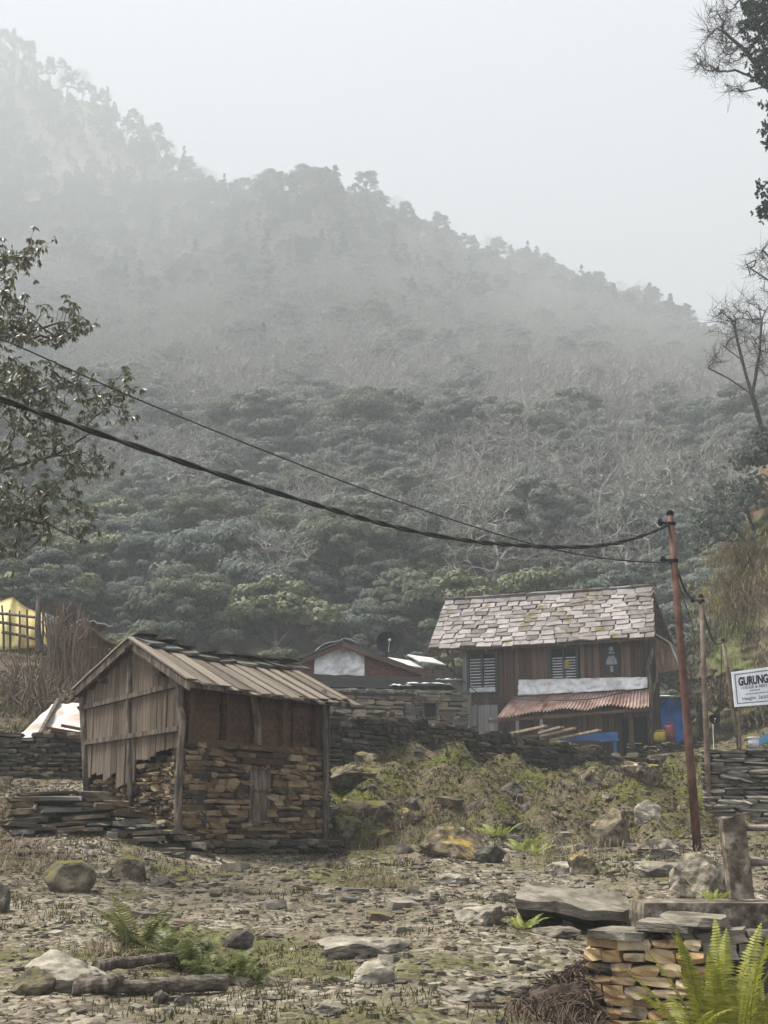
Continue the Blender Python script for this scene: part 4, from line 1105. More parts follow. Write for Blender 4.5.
# yellow tent
ap = V(13, 597, 38.5); tbase = gz(-11.2, 38.5)
tent = thing('yellow_tent', 'yellow tarpaulin tent on the slope behind the stick fence', 'tent', (ap.x, ap.y, tbase))
pk = [V(-60, 607, 38.5), ap, V(46, 613, 39.0)]
lo = [V(-75, 650, 37.5), V(5, 650, 37.2), V(50, 646, 38.0)]
t = MB()
def tent_pt(u, v):
    k = u * 2; i = min(1, int(k)); f = k - i
    top = pk[i].lerp(pk[i + 1], f); bt = lo[i].lerp(lo[i + 1], f)
    crease = .18 * math.sin(u * 40) * (1 - v) * v + .1 * noise.noise((u * 9, v * 3, 1))
    return top.lerp(bt, v) + Vector((0, -crease - .25 * math.sin(math.pi * v), -.12 * math.sin(f * math.pi) * (1 - v)))
t.sheet(tent_pt, 48, 12, .012); t.build('front_panel', 'yellow_tarp', tent, smooth=True)
t = MB(); t.sheet(lambda u, v: tent_pt(u, 0).lerp(tent_pt(u, 0) + Vector((.3, 3.0, -1.7)), v), 24, 6, .012); t.build('back_panel', 'yellow_tarp', tent, smooth=True)
t = MB(); t.sheet(lambda u, v: V(46, 613, 39.0).lerp(V(56, 617, 39.3), u) + Vector((0, 0, -1.2 * v)), 6, 4, .012); t.build('side_panel', 'white_sheet', tent)
# stick fence in front of the tent
fc = thing('stick_fence', 'rough fence of crossed branches in front of the yellow tent', 'fence', V(20, 648, 36.5))
for i, px in enumerate((-20, -8, 3, 12, 20, 28, 36, 42)):
    a, b = V(px + uni(-2, 2), 652, 36.5 + uni(-.1, .1)), V(px + uni(-3, 3), uni(603, 616), 36.5)
    t = MB(); t.tube([a, a.lerp(b, .5) + Vector((uni(-.05, .05), 0, 0)), b], [.035, .032, .025], 6); t.build('upright_stick', 'twig_brown', fc)
for (p0, p1) in (((-25, 612), (40, 618)), ((-20, 620), (38, 629)), ((2, 632), (42, 641))):
    t = MB(); t.tube([V(*p0, 36.4), V((p0[0] + p1[0]) / 2, (p0[1] + p1[1]) / 2 - 1, 36.4), V(*p1, 36.4)], [.05, .045, .04], 6); t.build('rail', 'wood_post', fc)
t = MB(); t.tube([V(39, 652, 36.3), V(38, 625, 36.3), V(39, 595, 36.4)], [.1, .09, .07], 7); t.build('post', 'wood_post', fc)
# brushwood stacks: each stick its own part
def brush(label, x0, x1, yb, yt, Y, n, lean=10, seed=1, name='brushwood_stack', mname='twig_brown', base_t=(.02, .045)):
    rg = random.Random(seed)
    o = thing(name, label, 'brushwood', V((x0 + x1) / 2, yb, Y))
    for i in range(n):
        px = rg.uniform(x0, x1); q = px + rg.uniform(-lean, lean); yy = Y + rg.uniform(-.7, .7)
        a = V(px, yb + rg.uniform(-6, 6), yy); b = V(q, yt + rg.uniform(-14, 26), yy + rg.uniform(-.3, .3)); r = rg.uniform(*base_t)
        m = a.lerp(b, .5) + Vector((rg.uniform(-.15, .15), rg.uniform(-.1, .1), 0))
        t = MB(); t.tube([a, m, b], [r, r * .8, r * .4], 5)
        for k in range(2):
            f = rg.uniform(.4, .9); p = a.lerp(b, f); t.tube([p, p + Vector((rg.uniform(-.4, .4), rg.uniform(-.2, .2), rg.uniform(.1, .5)))], [r * .5, r * .2], 3)
        t.build('stick', mname, o)
    return o
brush('tall stack of upright brown brushwood beside the yellow tent', 46, 84, 700, 612, 34.5, 70, 9, 1)
brush('leaning bundle of thin brown sticks under the fence', 2, 52, 712, 668, 31.5, 40, 16, 2)
brush('low tangle of brown sticks above the white tarpaulin', 20, 90, 706, 678, 30.5, 45, 22, 6, base_t=(.012, .03))
# small dark shed with pale roof behind the brush
dsf = Frame(V(80, 665, 37), V(112, 665, 37.4) - V(80, 665, 37))
ds = thing('dark_shed', 'small dark plank shed with pale roof edge behind the brushwood', 'shed', dsf.o)
b = MB(); q = [dsf.pix(*p) for p in ((82, 668), (112, 672), (108, 648), (95, 632), (82, 628))]
b.add([dsf.w(a, 0, z) for a, z in q] + [dsf.w(a, 2, z) for a, z in q], [(0, 1, 2, 3, 4), (9, 8, 7, 6, 5)] + [(i, 5 + i, 5 + (i + 1) % 5, (i + 1) % 5) for i in range(5)]); b.build('wall', 'wood_dark', ds)
for k in range(5):
    a, z0 = dsf.pix(84 + k * 5, 668); z1 = dsf.pix(84 + k * 5, 632 + k * k * .6)[1]
    piece('plank', lib('plank', 'wood_house'), dsf.M @ T(a, -.03, (z0 + z1) / 2) @ S(.12, .03, z1 - z0), ds)
r = MB(); q = [(79, 625), (92, 630), (103, 640), (117, 645)]
r.sheet(lambda u, v: dsf.w(*(lambda k, i, f: (dsf.pix(*q[i])[0] * (1 - f) + dsf.pix(*q[i + 1])[0] * f, -.3 + 2.4 * v, dsf.pix(*q[i])[1] * (1 - f) + dsf.pix(*q[i + 1])[1] * f + .1 * v))(u * 3, min(2, int(u * 3)), u * 3 - min(2, int(u * 3)))), 12, 4, .05); r.build('roof', 'straw', ds)
r = MB(); r.sheet(lambda u, v: dsf.w(dsf.pix(79, 625)[0] + .9 * u, -.35 + 2.3 * v, dsf.pix(79, 624)[1] + .12 - .16 * u + .03 * math.sin(20 * u)), 8, 4, .03); r.build('roof_sheet', 'white_sheet', ds)

# ================================================================== POLES, CABLES, SIGN (right)
def pole(label, p0, p1, Y, r0, r1, m='pole_rust', group='steel electricity poles'):
    a, b = V(*p0, Y), V(*p1, Y)
    a.z = gz(a.x, a.y) - .05 if False else a.z - .15
    o = thing('electricity_pole', label, 'pole', a, group)
    t = MB(); t.tube([a, a.lerp(b, .33), a.lerp(b, .66), b], [r0, r0 * .9 + r1 * .1, (r0 + r1) / 2, r1], 14); t.build('shaft', m, o, smooth=True)
    t = MB(); t.lathe([(r1 * 1.12, 0), (r1 * 1.12, .05), (r1 * .6, .08)], Matrix.Translation(b - Vector((0, 0, .02))), 14); t.build('cap', 'dish_dark', o)
    for f in (.44, .68):
        p = a.lerp(b, f); t = MB(); rr = (r0 + (r1 - r0) * f) * 1.12; t.lathe([(rr, -.03), (rr, .03)], Matrix.Translation(p), 14); t.build('joint_band', m, o)
    return o, b
p1o, p1t = pole('tall rust red steel pole nearest the path, carrying the thick cable', (698, 852), (670, 514), 20.0, .066, .05)
p2o, p2t = pole('thinner brown pole right behind the tall red pole', (710, 832), (701, 597), 24.4, .055, .042, 'pole_brown')
p3o, p3t = pole('thin leaning brown pole beside the signboard', (740, 748), (723, 641), 29.0, .05, .038, 'pole_brown')
def bracket(o, p, r):
    t = MB(); t.lathe([(r, -.025), (r, .025)], Matrix.Translation(p), 12); t.build('clamp', 'dish_dark', o)
    t = MB(); t.tube([p, p + Vector((-.16, -.02, .02))], .02, 6); t.build('hook', 'dish_dark', o)
    t = MB(); t.lathe([(.03, -.05), (.045, 0), (.03, .05)], Matrix.Translation(p + Vector((-.17, -.02, .02))), 10); t.build('insulator', 'dish_dark', o)
bracket(p1o, V(670.8, 524, 20), .075); bracket(p1o, V(673.5, 561, 20), .075); bracket(p2o, V(701.3, 601, 24.4), .068)
def cable(label, pts, r, twist=False, name='cable'):
    pts = [Vector(p) for p in pts]
    # smooth the polyline
    A = []
    for i in range(len(pts) - 1):
        p0, p1, p2, p3 = pts[max(i - 1, 0)], pts[i], pts[i + 1], pts[min(i + 2, len(pts) - 1)]
        for k in range(14):
            t = k / 14
            A.append(.5 * ((2 * p1) + (p2 - p0) * t + (2 * p0 - 5 * p1 + 4 * p2 - p3) * t * t + (3 * p1 - p0 - 3 * p2 + p3) * t ** 3))
    A.append(pts[-1]); mb = MB()
    if twist:
        B = [A[0]]
        for p in A[1:]:
            n = max(1, int((p - B[-1]).length / .06)); q = B[-1]
            for k in range(1, n + 1): B.append(q.lerp(p, k / n))
        for ph in (0, math.pi):
            mb.tube([p + Vector((0, math.cos(i * .5 + ph) * r * .62, math.sin(i * .5 + ph) * r * .62)) for i, p in enumerate(B)], r * .75, 5)
    else: mb.tube(A, r, 5)
    o = mb.build(name, 'cable_black', None, pts[0], smooth=True); setp(o, label, 'cable'); return o
cable('thick twisted black cable sagging across the picture to the red pole', [V(-260, 320, 9.0), V(-120, 360, 9.7), V(0, 399, 10.4), V(100, 434, 11.2), V(200, 468, 12.2), V(300, 500, 13.4), V(400, 528, 14.8), V(480, 542, 16.1), V(560, 547, 17.6), V(610, 544, 18.6), V(650, 533, 19.5), V(669, 524, 20)], .024, True)
cable('thin black wire crossing above the thick cable to the red pole', [V(-200, 240, 14), V(-60, 312, 14.5), V(20, 347, 15), V(130, 396, 15.7), V(250, 445, 16.5), V(350, 484, 17.2), V(450, 519, 18), V(540, 546, 18.8), V(610, 559, 19.4), V(672, 563, 20)], .011)
cable('short black cable hanging between the red pole and the brown pole', [V(675, 562, 20), V(682, 583, 21), V(690, 597, 22.3), V(701, 602, 24.4)], .018)
cable('short black cable hanging between the brown pole and the leaning pole', [V(701, 602, 24.4), V(706, 622, 25.5), V(713, 640, 27), V(718, 644, 28), V(723, 642, 29)], .018)
cable('thin wire hanging down beside the leaning pole', [V(721, 646, 28.8), V(721.5, 670, 28.8), V(720, 700, 28.8), V(719.5, 722, 28.8)], .012)
cable('thin wire dropping from the red pole to the blue shed', [V(672, 566, 20), V(684, 600, 26), V(694, 640, 36), V(690, 690, 49)], .012)
cable('grey wire slanting down the left front of the plank house', [HF.w(HF.pix(436, 655, -.5)[0], -.5, HF.pix(436, 655, -.5)[1]), HF.w(HF.pix(462, 680, -.4)[0], -.4, HF.pix(462, 680, -.4)[1]), HF.w(HF.pix(485, 697, -.4)[0], -.4, HF.pix(485, 697, -.4)[1]), HF.w(HF.pix(510, 704, -.4)[0], -.4, HF.pix(510, 704, -.4)[1])], .018)
cable('black wire draped over the rusty awning', [HF.w(HF.pix(x, y, d)[0], d, HF.pix(x, y, d)[1]) for x, y, d in ((496, 697, -.3), (540, 700, -.85), (590, 699, -.75), (625, 692, -.4), (648, 688, -.25))], .02)
# signboard
SY = 27.0
g0, g1, g2, g3 = V(735, 707, SY), V(735 + 86, 700, SY), V(731.5, 672, SY), V(818, 660, SY)
sb_o = thing('signboard', 'white lodge signboard with dark lettering at the right edge', 'sign', V(742, 745, 27.0))
sb = MB(); n_ = Vector((0, .04, 0)); sb.add([g0, g1, g3, g2, g0 + n_, g1 + n_, g3 + n_, g2 + n_], [(0, 1, 2, 3), (7, 6, 5, 4), (0, 4, 5, 1), (1, 5, 6, 2), (2, 6, 7, 3), (3, 7, 4, 0)]); sb.build('board', 'white_paint', sb_o)
def bil(u, v): return g0.lerp(g1, u).lerp(g2.lerp(g3, u), v) + Vector((0, -.006, 0))
bd = MB()
iu, iv, wu, wv = .028, .075, .012, .03
for (u0, u1, v0, v1) in ((iu, 1 - iu, iv, iv + wv), (iu, 1 - iu, 1 - iv - wv, 1 - iv), (iu, iu + wu, iv, 1 - iv), (1 - iu - wu, 1 - iu, iv, 1 - iv)):
    off = Vector((0, -.002 if u1 - u0 < .1 else 0, 0))
    bd.add([bil(u0, v0) + off, bil(u1, v0) + off, bil(u1, v1) + off, bil(u0, v1) + off], [(0, 1, 2, 3)])
bd.build('border_line', 'grey_print', sb_o)
dg = None
def lettering(txt, u, v, hv, m, bold=0.0, width=None):
    cu = bpy.data.curves.new('lettering', 'FONT'); cu.body = txt; cu.size = 1; cu.offset = bold; cu.extrude = .002
    tmp = bpy.data.objects.new('lettering_tmp', cu); col.objects.link(tmp)
    bpy.context.view_layer.update()
    me = bpy.data.meshes.new_from_object(tmp.evaluated_get(bpy.context.evaluated_depsgraph_get()))
    bpy.data.objects.remove(tmp)
    xs = [q.co.x for q in me.vertices]; ys = [q.co.y for q in me.vertices]
    capH = .7; H_ = (g2 - g0).length; W_ = (g1 - g0).length
    k = hv * H_ / capH; kw = (width * W_ / max(xs)) if width else k
    mb = MB()
    for q in me.vertices: mb.v.append(tuple(bil(u + q.co.x * kw / W_, v + q.co.y * k / H_) + Vector((0, -.004 - q.co.z, 0))))
    mb.f = [tuple(p.vertices) for p in me.polygons]
    mb.build('lettering', m, sb_o)
lettering('GURUNG', .065, .59, .22, 'dark_print', .045, .345)
lettering('LODGE & RESTAURANT', .085, .475, .075, 'grey_print', .012, .50)
fp = MB()                                                        # two lines of print too small to read in the photograph
for (u0, u1, v0) in ((.19, .31, .40), (.14, .42, .31)):
    u = u0
    while u < u1:
        w = uni(.006, .016); fp.add([bil(u, v0), bil(min(u + w, u1), v0), bil(min(u + w, u1), v0 + .035), bil(u, v0 + .035)], [(0, 1, 2, 3)]); u += w + .006
fp.build('fine_print', 'grey_print', sb_o)
lettering('Height: 2650 M', .09, .165, .10, 'grey_print', .006, .36)
for (px, q) in ((739, 748), (812, 746)):
    t = MB(); t.tube([V(px + 1, q, SY + .08), V(px, 680, SY + .08)], .03, 7); t.build('post', 'wood_post', sb_o)
# bucket, tub and small dish on the wall top
bp_ = V(754, 747, 25.2)
bk = thing('bucket', 'small white plastic bucket on top of the slate wall', 'bucket', bp_)
t = MB(); t.lathe([(.085, 0), (.1, .1), (.108, .17), (.115, .17), (.115, .185), (.1, .185), (.09, .03)], Matrix.Translation(bp_), 18); t.build('body', 'white_paint', bk, smooth=True)
t = MB(); t.tube([bp_ + Vector((.11 * math.cos(a), -.02 + .02 * math.sin(a), .17 - .05 * math.sin(a))) for a in [math.pi * k / 8 for k in range(9)]], .006, 5); t.build('handle', 'rail_metal', bk)
tp_ = V(777, 748, 26.0)
tb_ = MB(); tb_.sheet(lambda u, v: tp_ + Vector((-.46 + 1.4 * u, -.3 + .7 * v, .36 * math.sin(math.pi * min(1, u * 1.1)) ** .6 * math.sin(math.pi * (.15 + .7 * v)) + .06 * noise.noise((u * 6, v * 5, 4)))), 20, 12, .012)
setp(tb_.build('blue_cover', 'blue_tub', None, tp_, smooth=True), 'crumpled blue plastic cover beside the white bucket', 'plastic cover')
dish(713, 720, 28.5, .11, 'small black dish on a thin post behind the brown pole', name='small_dish', mast_bottom=V(714, 748, 28.5), post_m='white_paint')

# ================================================================== FOREGROUND RIGHT: concrete kerb, post, rails, wall, boulder
kf = Frame(V(590, 1050, 9.6), V(700, 1050, 9.3) - V(590, 1050, 9.6))
fw = thing('dry_stone_wall', 'ochre stone wall end at the bottom right under the concrete kerb', 'wall', V(590, 1024, 9.6))
kz = lambda px, py: kf.pix(px, py)[1]
stone_wall(fw, kf, .0, kf.pix(700, 960)[0], -.1, lambda s: kz(640, 940) + .02, 'stone_ochre', hc=(.062, .095), lw=(.12, .26), depth=.25, jit=.02, tilt=.06, maxn=200)
stone_wall(fw, Frame(kf.w(kf.pix(672, 960)[0], .06, 0), Vector((1, .0, 0))), .0, 1.6, -.2, kz(680, 926), 'stone_grey', hc=(.07, .11), lw=(.2, .4), depth=.25, jit=.03, tilt=.08, maxn=100)
stone_wall(fw, Frame(kf.w(0, 2.2, 0), -kf.n), .0, 1.75, .15, kz(620, 945), 'stone_ochre', hc=(.06, .1), lw=(.15, .3), depth=.25, maxn=80)
for i, (x0, x1, y) in enumerate(((590, 650, 936), (632, 690, 928), (655, 720, 922))):
    a, z = kf.pix(x0, y); b, _ = kf.pix(x1, y)
    piece('cap_slab', lib('slab', 'slab_slate'), kf.M @ T((a + b) / 2, .2 + i * .03, z + .01) @ R(uni(-.05, .05), 'Y') @ R(uni(-.1, .1), 'Z') @ S(b - a, .55, .06), fw)
b = MB(); b.box(kf.M @ T(1.1, 1.2, kz(640, 945) / 2 - .05) @ S(1.7, 1.9, kz(640, 945) - .05)); b.build('wall_fill', 'gap_dark', fw)
cf = Frame(V(645, 930, 10.3), Vector((1, -.05, 0)))
kerb = MB(); vs, fs = unit_block(14, 2, 3, .01, .006, 77)
a, z0 = cf.pix(643, 938); z1 = cf.pix(700, 903)[1]
M = cf.M @ T(a + 1.25, .35, (z0 + z1) / 2) @ S(2.5, .7, z1 - z0); kerb.add([M @ q for q in vs], fs)
setp(kerb.build('concrete_kerb', 'concrete', None, cf.w(a + 1.25, .35, z0)), 'weathered concrete kerb slab carrying the railing post', 'kerb')
kw_ = MB(); kw_.box(cf.M @ T(a + 1.65, .32, z0 - .55) @ S(1.7, .5, 1.1 - .004)); setp(kw_.build('concrete_footing', 'concrete', None, cf.w(a + 1.6, .3, z0 - 1)), 'stained concrete footing behind the bright fern', 'footing')
rail = thing('concrete_railing', 'railing of squat square concrete post with two metal pipes', 'railing', cf.w(cf.pix(740, 898, .2)[0], .3, z1))
pc = MB(); vs, fs = unit_block(3, 3, 6, .03, .012, 78)
pa, pz0 = cf.pix(727, 900, .2); pb, _ = cf.pix(757, 900, .2); pz1 = cf.pix(740, 816, .2)[1]
M = cf.M @ T((pa + pb) / 2, .32, (pz0 + pz1) / 2) @ R(-.05, 'Y') @ S((pb - pa) * .78, (pb - pa) * .78, pz1 - pz0 + .0); pc.add([M @ q for q in vs], fs); pc.build('post', 'concrete', rail)
for y in (828, 863):
    z = cf.pix(757, y, .3)[1]; t = MB(); t.tube([cf.w(pb - .1, .3, z), cf.w(pb + .8, .3, z + .01), cf.w(pb + 1.6, .3, z + .02)], .026, 10); t.build('pipe', 'rail_metal', rail, smooth=True)
M2 = cf.M @ T((pa + pb) / 2 + 1.75, .32, (pz0 + pz1) / 2) @ S(pb - pa, pb - pa, pz1 - pz0 + .06); pc = MB(); pc.add([M2 @ q for q in vs], fs); pc.build('post', 'concrete', rail)

# ================================================================== ROCKS
def rock(name, label, px, py, w, h, m, seed, flat=.0, cat='rock', depth=None, rz=None, sink=.15, group=None, cuts=5, at=None, tilt=(0, 0), sub=4, rough=.16):
    """a boulder whose foot is seen at (px, py), w x h pixels in the photograph"""
    g = at or gp(px, py); k = g.y / FPX; w, h = w * k, h * k; d = depth * k if depth else w * .8
    rg = random.Random(seed); bm = bmesh.new(); bmesh.ops.create_icosphere(bm, subdivisions=sub, radius=1)
    planes = [(Vector((rg.uniform(-1, 1), rg.uniform(-1, 1), rg.uniform(-.3, 1))).normalized(), rg.uniform(.5, .82)) for _ in range(cuts + 8)]
    if flat: planes.append((Vector((rg.uniform(-.1, .1), rg.uniform(-.1, .1), 1)).normalized(), flat))
    o3 = Vector((seed * 3.3, seed * 1.7, 0))
    for v in bm.verts:
        p = v.co.copy()
        for n, dd in planes:
            e = p.dot(n) - dd
            if e > 0: p -= n * e * .98
        p += p.normalized() * (noise.noise(p * 1.5 + o3) * rough + noise.noise(p * 4 + o3) * rough * .5 + noise.noise(p * 9 + o3) * rough * .28 + abs(noise.noise(p * 17 + o3)) * rough * .2)
        v.co = p
    xs = [v.co.x for v in bm.verts]; ys = [v.co.y for v in bm.verts]; zs = [v.co.z for v in bm.verts]
    zc = min(zs) + (max(zs) - min(zs)) * .18
    Mr = R(tilt[0], 'X') @ R(tilt[1], 'Y') @ R(rz if rz is not None else rg.uniform(-.3, .3), 'Z')
    for v in bm.verts:
        p = Vector((((v.co.x - min(xs)) / (max(xs) - min(xs)) - .5) * w, ((v.co.y - min(ys)) / (max(ys) - min(ys)) - .5) * d, (v.co.z - zc) / (max(zs) - zc) * h))
        v.co = Mr @ p
    me = bpy.data.meshes.new(name); bm.to_mesh(me); bm.free(); me.materials.append(MAT[m])
    me.polygons.foreach_set('use_smooth', [False] * len(me.polygons))
    o = bpy.data.objects.new(name, me); col.objects.link(o); o.location = (g.x, g.y + d * .3, g.z - max(sink, .35) * h * .3)
    ORG[o.name] = o.location.copy()
    return setp(o, label, cat, group)
rock('boulder', 'rounded boulder fully covered in green moss at the left edge', 66, 893, 52, 32, 'rock_moss', 1, rough=.1, cuts=0)
rock('boulder', 'small mossy brown boulder below the slab terrace', 128, 877, 34, 24, 'rock_moss', 2, cuts=2, rough=.1)
rock('stone', 'flat dark mossy stone on the yard below the terrace', 162, 889, 28, 12, 'rock_dark', 3)
rock('stone', 'dark mossy stone at the corner under the hut post', 178, 876, 32, 14, 'rock_moss', 4)
rock('boulder', 'pale lichen covered boulder at the bottom left behind the log', 64, 1000, 92, 40, 'rock_grey', 5, depth=70)
rock('boulder', 'low mossy lump of rock at the bottom left corner', 30, 1004, 50, 26, 'rock_moss', 6, rough=.1)
rock('outcrop', 'long low grey rock outcrop in the middle of the yard', 362, 958, 92, 20, 'rock_grey', 7, flat=.4, depth=50)
rock('boulder', 'rounded grey rock in front of the long outcrop', 372, 988, 44, 26, 'rock_grey', 8)
rock('stone', 'small grey lump of rock at the bottom centre', 325, 1018, 40, 14, 'rock_grey', 9)
rock('flat_stone', 'long flat pale stone at the bottom centre', 468, 1003, 56, 13, 'slab_slate', 10, flat=.3)
rock('flat_stone', 'flat stone tilted towards the ochre wall end', 512, 990, 42, 14, 'slab_slate', 11, flat=.3)
rock('stone', 'small dark stump like stone behind the ferns', 238, 950, 30, 20, 'rock_dark', 12)
rock('charred_stone', 'black charred stone in front of the log', 182, 1004, 22, 12, 'rock_dark', 13)
rock('charred_stone', 'smaller black charred stone left of its twin before the log', 160, 1003, 16, 14, 'rock_dark', 14)
rock('boulder', 'big pale cracked boulder beside the concrete post', 706, 902, 62, 52, 'rock_pale', 15, depth=60, at=V(706, 902, 12.6))
rock('stone', 'small pale stone leaning at the left of the cracked boulder', 682, 902, 22, 26, 'rock_pale', 16, at=V(682, 902, 12.5))
rock('boulder', 'big yellow lichen boulder under the retaining wall', 594, 788, 38, 32, 'rock_yellow', 17)
rock('boulder', 'pointed brown rock sticking out of the bank', 608, 848, 44, 44, 'rock_yellow', 18, tilt=(0, .25))
rock('boulder', 'yellow lichen slab rock at the foot of the bank', 452, 864, 64, 34, 'rock_yellow', 19, tilt=(0, .2))
rock('stone', 'dark rounded stone right of the yellow lichen slab', 490, 868, 34, 18, 'rock_dark', 20)
rock('ledge_rock', 'flat topped mossy ledge rock beside the hut corner', 352, 792, 54, 24, 'rock_moss', 21, flat=.3, depth=60)
rock('ledge_rock', 'lower mossy ledge rock right of the hut', 366, 822, 66, 22, 'rock_moss', 22, flat=.35, depth=60)
rock('boulder', 'dark mossy boulder at the right foot of the hut', 352, 846, 40, 22, 'rock_moss', 23)
rock('boulder', 'yellowish mossy rock near the top of the bank path', 646, 802, 44, 24, 'rock_yellow', 24)
rock('boulder', 'yellow rock just left of the red pole', 692, 818, 28, 26, 'rock_yellow', 25, at=gp(686, 822))
rock('stone', 'small white rock on the upper bank', 630, 838, 12, 18, 'rock_pale', 26)
rock('stone', 'pale grey rock between the white rock and the pole', 650, 832, 28, 28, 'rock_grey', 27)
rock('step_stone', 'long flat mossy step stone across the path', 665, 878, 56, 15, 'rock_grey', 28, flat=.25, depth=30)
rock('step_stone', 'flat step stone at the foot of the red pole', 664, 860, 44, 9, 'slab_slate', 29, flat=.25)
rock('step_stone', 'thin slate step behind the red pole', 706, 838, 30, 8, 'slab_slate', 30, flat=.25)
rock('stone', 'mossy brown rock behind the big slab', 640, 912, 34, 16, 'rock_yellow', 31)
rock('stone', 'grey rock left of the big slab', 482, 934, 50, 20, 'rock_grey', 32, flat=.4)
rock('stone', 'small grey rock leaning against the big slab corner', 505, 922, 24, 14, 'rock_grey', 33)
rock('flat_stone', 'long flat stone in the gravel under the big slab', 558, 944, 48, 10, 'slab_slate', 34, flat=.25)
rock('stone', 'blocky brown stone at the bottom of the bank', 455, 884, 32, 12, 'rock_grey', 35)
rock('stone', 'blocky grey stone on the path behind the big slab', 560, 874, 30, 14, 'rock_grey', 36)
rock('stone', 'mossy stone right behind the big slab', 585, 874, 30, 24, 'rock_yellow', 37)
rock('stone', 'mossy stone at the left edge of the big slab', 496, 905, 26, 12, 'rock_grey', 38)
rock('boulder', 'dark boulder half buried at the left frame edge', -2, 915, 20, 30, 'rock_dark', 39)
rock('stone', 'dark mossy rock below the retaining wall middle', 510, 800, 30, 16, 'rock_dark', 40)
rock('stone', 'grey rock low on the bank above the pointed rock', 668, 850, 26, 14, 'rock_grey', 41)
rgb = random.Random(31)
for i in range(16):
    px, py = rgb.uniform(335, 690), rgb.uniform(775, 862)
    if 470 < px < 560 and py < 800: py += 25
    w = rgb.uniform(10, 30)
    rock('bank_stone', ['half buried dark stone on the grassy bank', 'half buried mossy stone on the grassy bank', 'half buried brown stone on the grassy bank'][i % 3], px, py, w, w * rgb.uniform(.4, .75), ['rock_dark', 'rock_moss', 'rock_yellow'][i % 3], 200 + i, sub=3, sink=1.2, cat='stone', group=['dark stones in the bank', 'mossy stones in the bank', 'brown stones in the bank'][i % 3])
# the big tilted slab
gs_ = gp(570, 934); k = gs_.y / FPX
slab = MB(); 
def sp_(px, py, dy): q = V(px, py, gs_.y + dy); return q
top = [V(514, 897, gs_.y), V(527, 881, gs_.y + .75), V(600, 889, gs_.y + .85), V(628, 900, gs_.y + .7), V(624, 912, gs_.y + .1), V(575, 906, gs_.y - .12)]
bot_ = [V(526, 921, gs_.y + .75), V(530, 915, gs_.y + .9), V(600, 925, gs_.y + 1.0), V(628, 925, gs_.y + .95), V(612, 932, gs_.y + 1.0), V(566, 931, gs_.y + .98)]
mid_ = [a + Vector((0, .03, -.085)) for a in top]
slab.add(top + mid_ + bot_, [(0, 5, 4, 3, 2, 1), (12, 13, 14, 15, 16, 17)] + [(i, (i + 1) % 6, 6 + (i + 1) % 6, 6 + i) for i in range(6)] + [(6 + i, 6 + (i + 1) % 6, 12 + (i + 1) % 6, 12 + i) for i in range(6)])
so = slab.build('rock_slab', 'slab_slate', None, gs_); setp(so, 'huge tilted slate slab casting a dark shadow beside the path', 'rock')
bm = bmesh.new(); bm.from_mesh(so.data); bmesh.ops.recalc_face_normals(bm, faces=bm.faces); bmesh.ops.subdivide_edges(bm, edges=bm.edges, cuts=5, use_grid_fill=True); bmesh.ops.triangulate(bm, faces=bm.faces)
for v in bm.verts: v.co += Vector((noise.noise(v.co * 3), noise.noise(v.co * 3 + Vector((5, 0, 0))), noise.noise(v.co * 3.3 + Vector((0, 9, 0))))) * .05
bm.to_mesh(so.data); bm.free(); so.data.polygons.foreach_set('use_smooth', [False] * len(so.data.polygons))
rock('stone', 'dark stone propping up the big slab', 600, 934, 60, 22, 'rock_dark', 44, at=gs_ + Vector((.25, .75, -.02)))
# loose flat stones, countable ones
REG = [(20, 380, 900, 1015, 60), (380, 600, 880, 1015, 60), (200, 430, 868, 905, 45), (560, 700, 850, 930, 30), (330, 680, 790, 860, 55), (20, 190, 850, 880, 20), (90, 190, 800, 845, 26)]
LBL = ['small loose slate stone on the left yard', 'small loose slate stone on the yard centre', 'small loose slate stone on gravel below the hut', 'small loose stone on the path by the pole', 'small loose stone on the grassy bank', 'small loose stone below the slab terrace', 'small loose stone in the scree under the gable']
stones_m = {m: [lib('slab', m) for _ in range(5)] + [lib('stone', m) for _ in range(3)] for m in ('slab_slate', 'stone_grey', 'slab_brown')}
for (x0, x1, y0, y1, n), lb in zip(REG, LBL):
    for i in range(n):
        g = gp(uni(x0, x1), uni(y0, y1)); w = (.07 + .24 * rnd() ** 2.6) * (g.y / 15)
        me = random.choice(stones_m[random.choice(['slab_slate', 'stone_grey', 'stone_grey', 'slab_brown', 'slab_brown'])])
        o = bpy.data.objects.new('loose_stone', me); col.objects.link(o)
        h = w * uni(.13, .42)
        o.matrix_basis = Matrix.Translation(g + Vector((0, 0, h * .25))) @ R(uni(0, 6.28), 'Z') @ R(uni(-.2, .2), 'X') @ R(uni(-.2, .2), 'Y') @ S(w, w * uni(.5, .9), h)
        setp(o, lb, 'stone', lb.replace('small loose', 'loose'))

